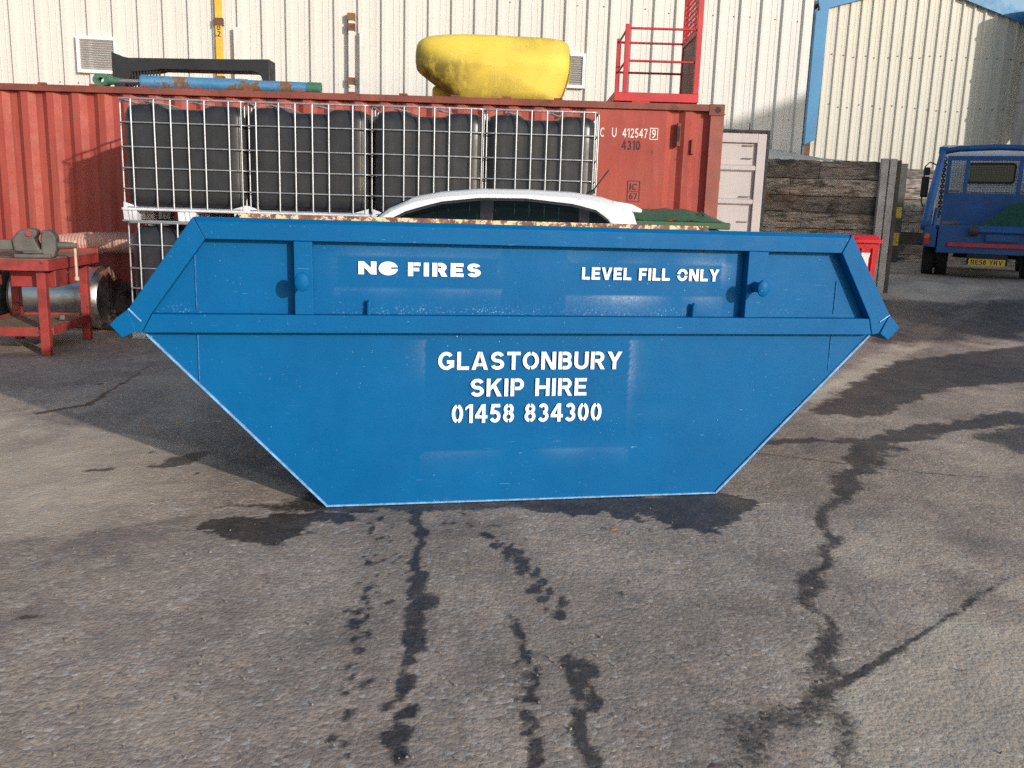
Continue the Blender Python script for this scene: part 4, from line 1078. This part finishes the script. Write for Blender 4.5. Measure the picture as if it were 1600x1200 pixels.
k = MB(); k.path([(-.86, .42, 2.10), (-.6, .43, 2.15), (0, .44, 2.175), (.6, .43, 2.15), (.86, .42, 2.10)], .05, 8); k.build("cross_beam", M['truckblue'], TR, smooth=50)
# headboard
mb = MB(); hb0, hb1 = 1.42, 1.47
mb.b2(-.76, .82, hb0, hb1, .89, 1.45); mb.b2(-.76, .82, hb0, hb1, 2.02, 2.10)
for x in (-.76, -.46, .38, .75): mb.b2(x, x+.07, hb0, hb1, 1.45, 2.02)
mb.build("headboard", M['truckblue'], TR, .006)
mb = MB()
for x in np.arange(-.69, .75, .042): mb.b2(x-.0025, x+.0025, hb0+.02, hb0+.025, 1.45, 2.02)
for z in np.arange(1.47, 2.01, .042): mb.b2(-.70, .76, hb0+.026, hb0+.031, z-.0025, z+.0025)
mb.build("mesh_screen", M['blacktrim'], TR)
# cab
mb = MB(); mb.prism([(1.72, .75), (1.72, 2.2), (1.82, 2.32), (2.9, 2.30), (3.55, 1.55), (3.75, 1.4), (3.78, .6), (1.72, .6)], -.9, .9, 'x'); mb.build("cab", M['truckwhite'], TR, .05, segs=3)
k = MB()
def rr_(x0, x1, z0, z1, r, n=5):
    p = []
    for cx, cz, a0 in ((x1-r, z1-r, 0), (x0+r, z1-r, 90), (x0+r, z0+r, 180), (x1-r, z0+r, 270)):
        for i in range(n): a = R(a0+90*i/(n-1)); p.append((cx+r*math.cos(a), cz+r*math.sin(a)))
    return p
k.prism(rr_(-.42, .36, 1.63, 2.0, .06), 1.702, 1.718); o = k.build("rear_window", M['blacktrim'], TR)
k = MB(); k.prism(rr_(-.385, .325, 1.665, 1.965, .04), 1.694, 1.701); k.build("pane", M['glass'], o)
for sx in (-1, 1):
    k = MB(); k.prism([(2.1, 1.5), (2.1, 2.1), (2.75, 2.1), (3.2, 1.55)], sx*.902, sx*.91, 'x'); k.build("side_window", M['glass'], TR)
for p0, p1, z0, z1 in ((-.84, -.52, 1.5, 1.52), (-.38, -.1, 1.48, 1.5), (.05, .3, 1.48, 1.5), (.45, .85, 1.5, 1.52)): MB().b2(p0, p1, 1.69, 1.718, z0, z1).build("rib", M['truckwhite'], TR, .006)
for x in (-.25, .65):
    k = MB(); k.lathe([(.05, -.07), (.085, -.06), (.09, 0), (.085, .06), (.05, .07)], 16, 'x', (x, -.10, .80)); k.build("roller", M['roller'], TR, smooth=40)
k = MB(); k.path([(-.2, -.1, .80), (.6, -.1, .80)], .035, 10); k.b2(-.06, .42, -.07, -.003, .64, .75); k.build("roller_shaft", M['truckblue'], TR)
k = MB(); k.b2(-.27, .27, -.025, -.01, .23, .345); pl = k.build("number_plate", M['plate'], TR, .004)
text_part("RE58 YKV", "plate_text", -.235, .25, .47, .078, M['ink'], pl, -.027, .085)
k = MB(); k.b2(-.3, .3, -.008, .05, .25, .42); k.build("plate_bracket", M['truckdark'], TR)
k = MB(); k.path([(-.5, .9, .38), (.5, .9, .38)], .05, 10); k.lathe([(.02, -.15), (.13, -.1), (.15, 0), (.13, .1), (.02, .15)], 16, 'x', (0, .9, .38)); k.build("rear_axle", M['truckdark'], TR, smooth=50)
k = MB(); k.b2(-.74, -.45, 1.15, 1.33, .886, .95); k.build("timber_block", M['benchwood'], TR, .01)
# green netting heap on deck
nt = thing("netting_heap", (0, 0, 0), "heap of dark green netting piled on the lorry deck", "netting")
hm = Matrix.Translation(TR.location) @ Matrix.Rotation(R(-25), 4, 'Z')
nt.location = hm @ Vector((.55, .75, .886)); nt.rotation_euler.z = R(-25)
def heap(i, j):
    a = 2*math.pi*i/48; t = j/14; rx, ry = .72, .5
    x = rx*t*math.cos(a); y = ry*t*math.sin(a)
    n = mnoise.fractal(Vector((x*3, y*3, 5)), 1, 2, 5)*.08+mnoise.noise(Vector((x*16, y*16, 2)))*.015
    h = .40*(1-t**2.2)*(1+.15*x)+n*(1-t**6); return (x*(1+n), y, max(.002, h) if j < 14 else .0)
k = MB(); k.grid(heap, 48, 15, closed_u=True); k.build("net", M['net'], nt, smooth=70)

# ------------------------------------------------------------------ workbench corner
A_, B_, C_ = Vector((-4.03, 7.50)), Vector((-4.155, 8.55)), Vector((-4.80, 8.43))
ang = math.atan2(B_.y-A_.y, B_.x-A_.x)-math.pi/2      # bench long side direction (local +y)
wb = thing("workbench", (-3.975, 7.50, 0), "chipped red steel workbench with lower shelf at the left edge", "workbench", ang)
# local: x from -.62 (left) to 0 (right side), y 0 (near) to 1.07 (far)
LW, LL = .72, 1.07
for x, y in ((-.045, .03), (-.045, LL-.06), (-LW+.05, LL-.06), (-LW+.05, .03)):
    k = MB(); s_ = .036
    k.b2(x-s_, x+s_, y-s_, y-s_+.008, 0, .78); k.b2(x+s_-.008, x+s_, y-s_+.008, y+s_, 0, .78); k.b2(x-s_, x-s_+.008, y-s_+.008, y+s_, 0, .78); k.b2(x-s_+.008, x+s_-.008, y+s_-.008, y+s_, 0, .78)
    k.build("leg", M['benchred'], wb, .004)
k = MB(); k.b2(-LW-.12, .05, -.08, LL+.06, .80, .815); k.b2(-LW-.12, .05, -.085, -.08, .735, .83); k.b2(.05, .056, -.085, LL+.06, .735, .83); k.b2(-LW-.12, .056, LL+.06, LL+.066, .735, .87); k.b2(-LW-.126, -LW-.12, -.085, LL+.06, .735, .83); k.build("top_frame", M['benchred'], wb, .003)
MB().b2(-LW-.11, .04, -.07, LL+.05, .8155, .832).build("bench_top", M['benchwood'], wb)
k = MB(); k.b2(-LW, 0, .06, LL-.03, .215, .23); k.build("shelf", M['benchwood'], wb)
k = MB(); k.b2(-LW+.1, -.09, -.02, 0.0, .17, .25); k.b2(-.008, .004, .07, LL-.11, .17, .25); k.b2(-LW+.1, -.09, LL-.05, LL-.03, .17, .25); k.b2(-LW, -LW+.01, .07, LL-.11, .17, .25); k.build("shelf_frame", M['benchred'], wb, .003)
k = MB(); k.b2(-.34, .03, .12, .62, .58, .735); dw = k.build("drawer", M['benchred'], wb, .008)
MB().lathe([(.01, -.01), (.014, .012), (.004, .02)], 12, 'x', (.032, .38, .69)).build("knob", M['vise'], dw)
k = MB(); k.b2(-LW+.05, -.4, -.06, .1, .6, .735); k.build("apron", M['benchred'], wb, .004)
MB().box((-.12, .6, .262), (.05, .07, .05), Matrix.Rotation(.4, 3, 'Z')).build("shelf_nut", M['vise'], wb, .01)
vi = thing("bench_vise", (-4.10, 7.62, .832), "heavy worn grey bench vise bolted on the workbench corner", "vise", ang+R(12))
vi.scale = (1.25, 1.25, 1.25)
k = MB(); k.b2(-.13, .10, -.10, .10, 0, .03); k.b2(-.08, .05, -.07, .07, .03, .06); k.build("base", M['vise'], vi, .01)
k = MB(); k.prism([(-.13, .04), (-.14, .12), (-.10, .18), (-.03, .2), (.02, .19), (.02, .16), (-.0, .13), (.03, .06), (.03, .04)], -.075, .075); k.build("fixed_jaw", M['vise'], vi, .015)
k = MB(); k.prism([(.035, .04), (.035, .13), (.045, .19), (.10, .19), (.135, .14), (.13, .06), (.11, .0), (.06, .0)], -.075, .075); k.build("moving_jaw", M['vise'], vi, .015)
k = MB(); k.b2(-.30, -.12, -.045, .045, .05, .12); k.build("slide", M['vise'], vi, .008)
k = MB(); k.path([(.12, 0, .085), (.25, 0, .085)], [.028, .02], 12); k.build("spindle", M['vise'], vi, .004)
k = MB(); k.path([(.235, 0, .12), (.235, 0, -.14)], .010, 8); k.lathe([(.0, -.16), (.016, -.155), (.016, -.13), (.0, -.128)], 10, 'z', (.235, 0, 0)); k.build("handle_bar", paint("pale_worn_bar", (.62, .42, .30), .45, .15, 20), vi, smooth=50)
k = MB(); k.path([(-.03, -.08, .165), (-.03, -.09, .165)], .02, 10); k.build("red_dab", M['benchred'], vi)
sdm = thing("steel_drum", (-4.68, 9.25, .325), "shiny stained stainless steel drum lying on its side behind the workbench", "drum", R(-4)); sdm.scale = (1.1, 1.14, 1.14)
k = MB(); k.lathe([(.25, -.42), (.275, -.415), (.28, -.38), (.28, .32), (.29, .33), (.29, .36), (.275, .37), (.24, .41), (.1, .42)], 40, 'x'); k.build("shell", M['steel'], sdm, smooth=35)
k = MB(); k.lathe([(.272, -.421), (.255, -.45), (.03, -.46)], 32, 'x'); k.build("rusty_end", M['brownrust'], sdm, smooth=40)
k = MB(); k.path([(.39, .25*math.cos(a), .25*math.sin(a)) for a in np.linspace(.6, 2.0, 8)], .018, 8); k.path([(.37, -.05, .2), (.46, -.08, .27), (.5, -.05, .18)], .028, 8); k.build("clamp", M['brownrust'], sdm, smooth=50)
hs = thing("corrugated_hose", (-4.5, 9.66, 0), "pinkish ribbed suction hose running behind the workbench to the tanks", "hose")
pts = []; rad = []
base = [(-1.1, 0, .12), (-1.0, 0, .5), (-.6, 0, .78), (-.2, 0, .86), (.3, -.05, .88), (.62, -.05, .86), (.95, .12, .8), (1.25, .3, .4), (1.3, .3, .12)]
bz = dens(base, 1)
L0 = np.array(base); seg = np.r_[0, np.cumsum(np.linalg.norm(np.diff(L0, axis=0), axis=1))]
tt = np.arange(0, seg[-1], .0125)
def cr(t):
    i = min(max(np.searchsorted(seg, t, 'right')-1, 0), len(L0)-2); u = (t-seg[i])/(seg[i+1]-seg[i])
    p0, p1, p2, p3 = L0[max(i-1, 0)], L0[i], L0[i+1], L0[min(i+2, len(L0)-1)]
    return .5*((2*p1)+(-p0+p2)*u+(2*p0-5*p1+4*p2-p3)*u*u+(-p0+3*p1-3*p2+p3)*u**3)
k = MB(); k.path([cr(t) for t in tt], [.108+(.012 if i % 3 == 0 else 0) for i in range(len(tt))], 20); k.build("hose_body", M['hose'], hs, smooth=70)
bd = thing("plastic_drum", (-5.48, 9.25, 0), "black plastic drum standing at the far left edge", "drum")
MB().lathe([(.24, 0), (.28, .03), (.29, .1), (.29, .28), (.30, .3), (.29, .32), (.29, .5), (.27, .57), (.22, .6)], 28).build("shell", M['drumblack'], bd, smooth=40)
MB().lathe([(.21, .602), (.21, .625), (.05, .63)], 24).build("lid", M['drumblack'], bd, smooth=40)
sp = thing("scrap_heap", (-4.12, 9.42, 0), "dark oily heap of scrap parts between the drum and the lowest tank", "scrap heap")
def hp(i, j):
    a = 2*math.pi*i/60; t = j/18
    x, y = .36*t*math.cos(a), .32*t*math.sin(a); n = mnoise.fractal(Vector((x*7, y*7, 1)), 1, 2, 6)*.12+abs(mnoise.noise(Vector((x*20, y*20, 8))))*.05
    return (x, y, max(0, .42*(1-t**1.6)+n*(1-t**5)))
k = MB(); k.grid(hp, 60, 19, closed_u=True)
for i in range(26):
    a = random.uniform(0, 6.28); t = random.uniform(.1, .85); x, y = .36*t*math.cos(a), .32*t*math.sin(a); z = .42*(1-t**1.6)
    k.box((x, y, z+.02), (random.uniform(.04, .16), random.uniform(.03, .06), random.uniform(.02, .06)), Matrix.Rotation(random.uniform(0, 3), 3, 'Z') @ Matrix.Rotation(random.uniform(-.8, .8), 3, 'X'))
k.build("scrap", M['scrap'], sp, .004)

# ------------------------------------------------------------------ the skip
SK = thing("builders_skip", (-.828, 3.836, 0), "freshly painted blue builders skip with white stencilled lettering", "skip", R(11.42))
SW = 1.66       # outside width of the plates
PR = .055       # how far rails stand proud
hexo = [(0, 0), (1.894, 0), (2.655, .80), (2.70, .86), (2.47, 1.27), (-.515, 1.27), (-.775, .86), (-.748, .80)]
def edge_lr(z):
    if z <= .80: return (-.748*z/.80, 1.894+(2.655-1.894)*z/.80)
    if z <= .86: t = (z-.80)/.06; return (-.748-.027*t, 2.655+.045*t)
    t = (z-.86)/.41; return (-.775+.26*t, 2.70-.23*t)
def spray(s, z):
    v = 0.
    def box_(s0, s1, z0, z1, l, r_, t, b, fall=.028):
        dx = max(s0-s, s-s1); dz = max(z0-z, z-z1); o_ = 0.
        if dx <= .004 and dz <= .004: return 0.
        nz = max(0, .45+1.3*mnoise.noise(Vector((s*4, z*4, 3))))
        if z0-.01 < z < z1+.01 and dx > 0: o_ = (l if s < s0 else r_)*math.exp(-dx/fall)*ss(1.2*(z-z0)/(z1-z0)) if True else 0
        elif s0-.02 < s < s1+.02 and dz > 0: o_ = (t if z > z1 else b)*math.exp(-dz/fall)
        return max(0, o_*nz*1.3)
    v = max(v, box_(.445, 1.405, .25, .755, .12, .30, 0, .10, .03))
    v = max(v, box_(.06, .76, 1.005, 1.135, .1, .06, .12, .26))
    v = max(v, box_(1.10, 1.835, .985, 1.125, .07, .5, .24, .6))
    return v
def plate_mesh(front):
    nz, ns = (110, 300) if front else (12, 30)
    vs = []; sp_ = []; wd = []
    for j in range(nz+1):
        z = 1.27*j/nz; a, b = edge_lr(z)
        for i in range(ns+1):
            s = a+(b-a)*i/ns
            dent = 0.
            if front:
                dent = .0042*(1+mnoise.fractal(Vector((s*1.7, z*1.7, 9)), 1, 2, 3))+.003*math.exp(-(((s-1.25)/.22)**2+((z-.30)/.07)**2))+.002*math.exp(-(((s-1.55)/.15)**2+((z-.45)/.05)**2))
            vs.append((s, dent, z))
            if front:
                sp_.append(spray(s, z))
                e = 0.
                if .88 < z < .955: e = .8*ss(1-(z-.885)/.06)
                if z < .02: e = max(e, .5)
                if z < .8 and min(s-a, b-s) < .02: e = max(e, .7)
                wd.append(e)
    W_ = ns+1
    fs = [(j*W_+i, j*W_+i+1, (j+1)*W_+i+1, (j+1)*W_+i) for j in range(nz) for i in range(ns)]
    return vs, fs, sp_, wd
def side_panel(far):
    vs, fs, sp_, wd = plate_mesh(not far)
    mb = MB(); mb.add(vs, fs, 0); n0 = len(vs)
    # inner face (rust) and rim
    ring_ = [(0, 0), (1.894, 0), (2.655, .8), (2.70, .86), (2.47, 1.27), (-.515, 1.27), (-.775, .86), (-.748, .8)]
    b = len(mb.v); mb.add([(s, .012, z) for s, z in ring_], [tuple(range(8))], 1)
    if far:
        mb.v = [(x, SW-y, z) for x, y, z in mb.v]
    me = mb.mesh("side_panel", [M['skip'], M['rust']]); smooth_by_angle(me, 30)
    o = link("side_panel", me, SK)
    if not far:
        set_attr(me, "spray", sp_+[0]*(len(mb.v)-n0)); set_attr(me, "weld", wd+[0]*(len(mb.v)-n0))
    return o
side_panel(False); side_panel(True)
def skip_side(far):
    S = (lambda y: SW-y) if far else (lambda y: y)
    def pr(mb, poly, y0, y1): return mb.prism(poly, S(y0), S(y1))
    # top rail with folded-over lip
    mb = MB(); y0 = -PR
    prof = [(y0, 1.197), (y0, 1.268), (y0+.016, 1.286), (.040, 1.286), (.040, 1.20), (.030, 1.20), (.030, 1.272), (-.004, 1.272), (-.004, 1.197)]
    # mitred ends follow the slant of the end frames
    vs = []
    for (yy, zz) in prof:
        vs.append((-.521-.0+(1.286-zz)*.48, S(yy), zz))
    n = len(prof)
    for (yy, zz) in prof:
        vs.append((2.461-(1.286-zz)*.5, S(yy), zz))
    fs = [(i, (i+1) % n, n+(i+1) % n, n+i) for i in range(n)]+[tuple(range(n)), tuple(range(2*n-1, n-1, -1))]
    mi = [0]*n+[0, 0]
    mb.add(vs, fs); mb.mi = [1 if i in (4, 3, 5) else 0 for i in range(n)]+[0, 0]
    mb.build("top_rail", [M['skip'], M['rust']], SK, .003)
    mb = MB(); pr(mb, [(-.742, .805), (2.622, .805), (2.60, .884), (-.70, .884)], -PR, -.001)
    o = mb.build("lower_rail", M['skip'], SK, .004)
    # slanted end members
    mb = MB(); pr(mb, [(-.523, 1.2865), (-.478, 1.1965), (-.7015, .8845), (-.7435, .805), (-.772, .812), (-.79, .906)], -PR-.0015, -.001); mb.build("end_member", M['skip'], SK, .004)
    mb = MB(); pr(mb, [(2.463, 1.2865), (2.42, 1.1965), (2.6015, .8845), (2.6235, .805), (2.66, .812), (2.708, .906)], -PR-.0015, -.001); mb.build("end_member", M['skip'], SK, .004)
    # posts
    for poly in ([(-.124, 1.196), (-.046, 1.196), (-.042, .8845), (-.122, .8845)], [(1.944, 1.196), (2.045, 1.196), (2.02, .8845), (1.945, .8845)]):
        mb = MB(); pr(mb, poly, -PR+.002, -.001); mb.build("post", M['skip'], SK, .004)
    # lifting lugs: stub and domed head
    for s in (-.088, 1.985):
        mb = MB(); L_ = .09
        mb.lathe([(.021, 0), (.020, -L_+.014), (.031, -L_+.012), (.034, -L_+.004), (.033, -L_-.004), (.026, -L_-.009), (.006, -L_-.011)], 28, 'y', (0, 0, 0)); mb.v = [(x*.9+s, y, z*1.16+1.032) for x, y, z in mb.v]
        mb.v = [(x, S(y-PR), z) for x, y, z in mb.v]; mb.build("lifting_lug", M['skip'], SK, smooth=45)
    for s in (.19, 1.70):
        mb = MB(); mb.path([(s, S(-.022), .885), (s+.002, S(-.022), .935), (s+.006, S(-.02), .945)], .011, 10); mb.build("net_peg", M['skip'], SK, smooth=45)
    # edge welds on the sloping ends
    for (p, q) in (((-.738, .795), (0.004, .004)), ((2.645, .795), (1.892, .004))):
        mb = MB(); mb.path([(p[0], S(-.003), p[1]), (q[0], S(-.003), q[1])], .0065, 6); mb.build("edge_weld", weldm, SK, smooth=60)
    mb = MB(); mb.path([(.002, S(-.003), .005), (1.892, S(-.003), .005)], .005, 6); mb.build("bottom_weld", weldm, SK, smooth=60)
    for (s, z0, z1) in ((-.53, .58, .79), (2.44, .62, .79), (-.53, .90, 1.13), (2.44, .90, 1.06)):
        mb = MB(); mb.path([(s, S(.003), z0+(z1-z0)*i/6) for i in range(7)], .0035, 6); mb.build("seam_weld", seamm, SK, smooth=60)
seamm = paint('seam_weld_blue', (.03, .17, .40), .4, .5, 25, bump=.3)
weldm = paint("pale_blue_worn_edge", (.16, .36, .62), .4, .35, 30, bump=.3)
skip_side(False); skip_side(True)
# sloping end plates, floor, end lips
for sg, (b0, t0) in ((0, (0, -.748)), (1, (1.894, 2.655))):
    mb = MB(); th = .008*(1 if sg else -1)
    mb.add([(b0, .013, .004), (b0, SW-.013, .004), (t0, SW-.013, .80), (t0, .013, .80)], [(0, 1, 2, 3)], 0)
    mb.add([(b0-th, .013, .006), (b0-th, SW-.013, .006), (t0-th, SW-.013, .80), (t0-th, .013, .80)], [(0, 1, 2, 3)], 1)
    mb.build("end_plate", [M['skip'], M['rust']], SK)
MB().b2(.004, 1.89, .013, SW-.013, .002, .01).build("floor_plate", M['rust'], SK)
lipL = [(-.79, .9045), (-.838, .868), (-.866, .838), (-.820, .784), (-.776, .806), (-.765, .812)]
lipR = [(2.708, .9045), (2.76, .852), (2.768, .838), (2.712, .779), (2.69, .795), (2.665, .812)]
for lp in (lipL, lipR):
    mb = MB(); mb.prism(lp, -PR-.004, SW+PR+.004); mb.build("end_lip", M['skip'], SK, .004)
mb = MB(); mb.path([(-.79, -PR-.004, .906), (-.742, -PR-.004, .853)], .004, 6); mb.path([(2.706, -PR-.004, .904), (2.655, -PR-.004, .87)], .004, 6); mb.build("lip_weld", weldm, SK)
# stencilled lettering
yl = -.0035
def nm(cuts): return cuts
text_part("GLASTONBURY", "lettering", .500, .632, .868, .083, M['letter'], SK, yl, .094, 1., .13)
text_part("SKIP HIRE", "lettering", .650, .507, .552, .083, M['letter'], SK, yl, .094, 1., .13)
text_part("01458 834300", "lettering", .566, .383, .715, .088, M['letter'], SK, yl, .09, 1., .11)
k = MB()
nx0, nz0, nh, nw = .147, 1.058, .056, .078
k.prism([(nx0, nz0), (nx0+.024, nz0), (nx0+.024, nz0+.030), (nx0+nw-.024, nz0), (nx0+nw, nz0), (nx0+nw, nz0+nh), (nx0+nw-.024, nz0+nh), (nx0+nw-.024, nz0+.028), (nx0+.024, nz0+nh), (nx0, nz0+nh)], yl, yl+.0006); k.build("lettering", M['letter'], SK)
k = MB()
pts = [(.276+.042*math.cos(a), 1.085+.030*math.sin(a)) for a in np.linspace(.20, 2*math.pi-.06, 40)]+[(.288, 1.083), (.288, 1.090)]
k.prism(pts, yl, yl+.0006); k.build("lettering", M['letter'], SK)
text_part("FIRES", "lettering", .362, 1.053, .325, .060, M['letter'], SK, yl, .125, 1., .16)
text_part("LEVEL FILL QNLY", "lettering", 1.155, 1.050, .670, .056, M['letter'], SK, yl, .108, 1., .12)

# ------------------------------------------------------------------ litter on the ground
def litter(name, px, py, label, cat, mat, poly, rot):
    x, y = gpt(px, py); o = thing(name, (x, y, .004), label, cat, rot)
    N = len(poly); k = MB(); k.add([(p[0], p[1], .004+p[2]) for p in poly], [tuple(range(N))]); ob = k.build("blade", mat, o)
    md = ob.modifiers.new("solid", 'SOLIDIFY'); md.thickness = .0015
grit = MB(); gr_ = random.Random(21)
for _ in range(420):
    px_, py_ = gr_.uniform(-60, 1660), 560+640*gr_.random()**.7
    x, y = gpt(px_, py_); r = .002+.004*gr_.random()**3
    if py_ < 790 and 200 < px_ < 1380: continue
    vs = [(x+r*gr_.uniform(.6, 1.3)*math.cos(a), y+r*gr_.uniform(.6, 1.3)*math.sin(a), -.001) for a in (0, 1.3, 2.5, 3.8, 5.)]
    tp = [(x+(p[0]-x)*.55, y+(p[1]-y)*.55, r*gr_.uniform(.6, 1.1)) for p in vs]
    grit.add(vs+tp, [(5, 6, 7, 8, 9)]+[(i, (i+1) % 5, 5+(i+1) % 5, 5+i) for i in range(5)])
o = grit.build("loose_grit", paint("pale_grit", (.22, .185, .155), .9, .5, 30)); o['kind'] = 'stuff'; o['label'] = 'small loose grit scattered over the asphalt yard'; o['category'] = 'grit'
litter("fallen_leaf", 957, 830, "small dry orange leaf on the asphalt in front of the skip", "leaf", M['leafdry'], [(-.02, 0, 0), (-.008, .012, .004), (.012, .01, .002), (.022, 0, .006), (.01, -.011, .001), (-.01, -.009, .003)], .3)
litter("straw_stalk", 1192, 790, "pale straw stalk by the right wet patch", "straw", M['straw'], [(-.035, -.002, 0), (.035, -.0015, .004), (.035, .002, .004), (-.035, .002, 0)], .2)
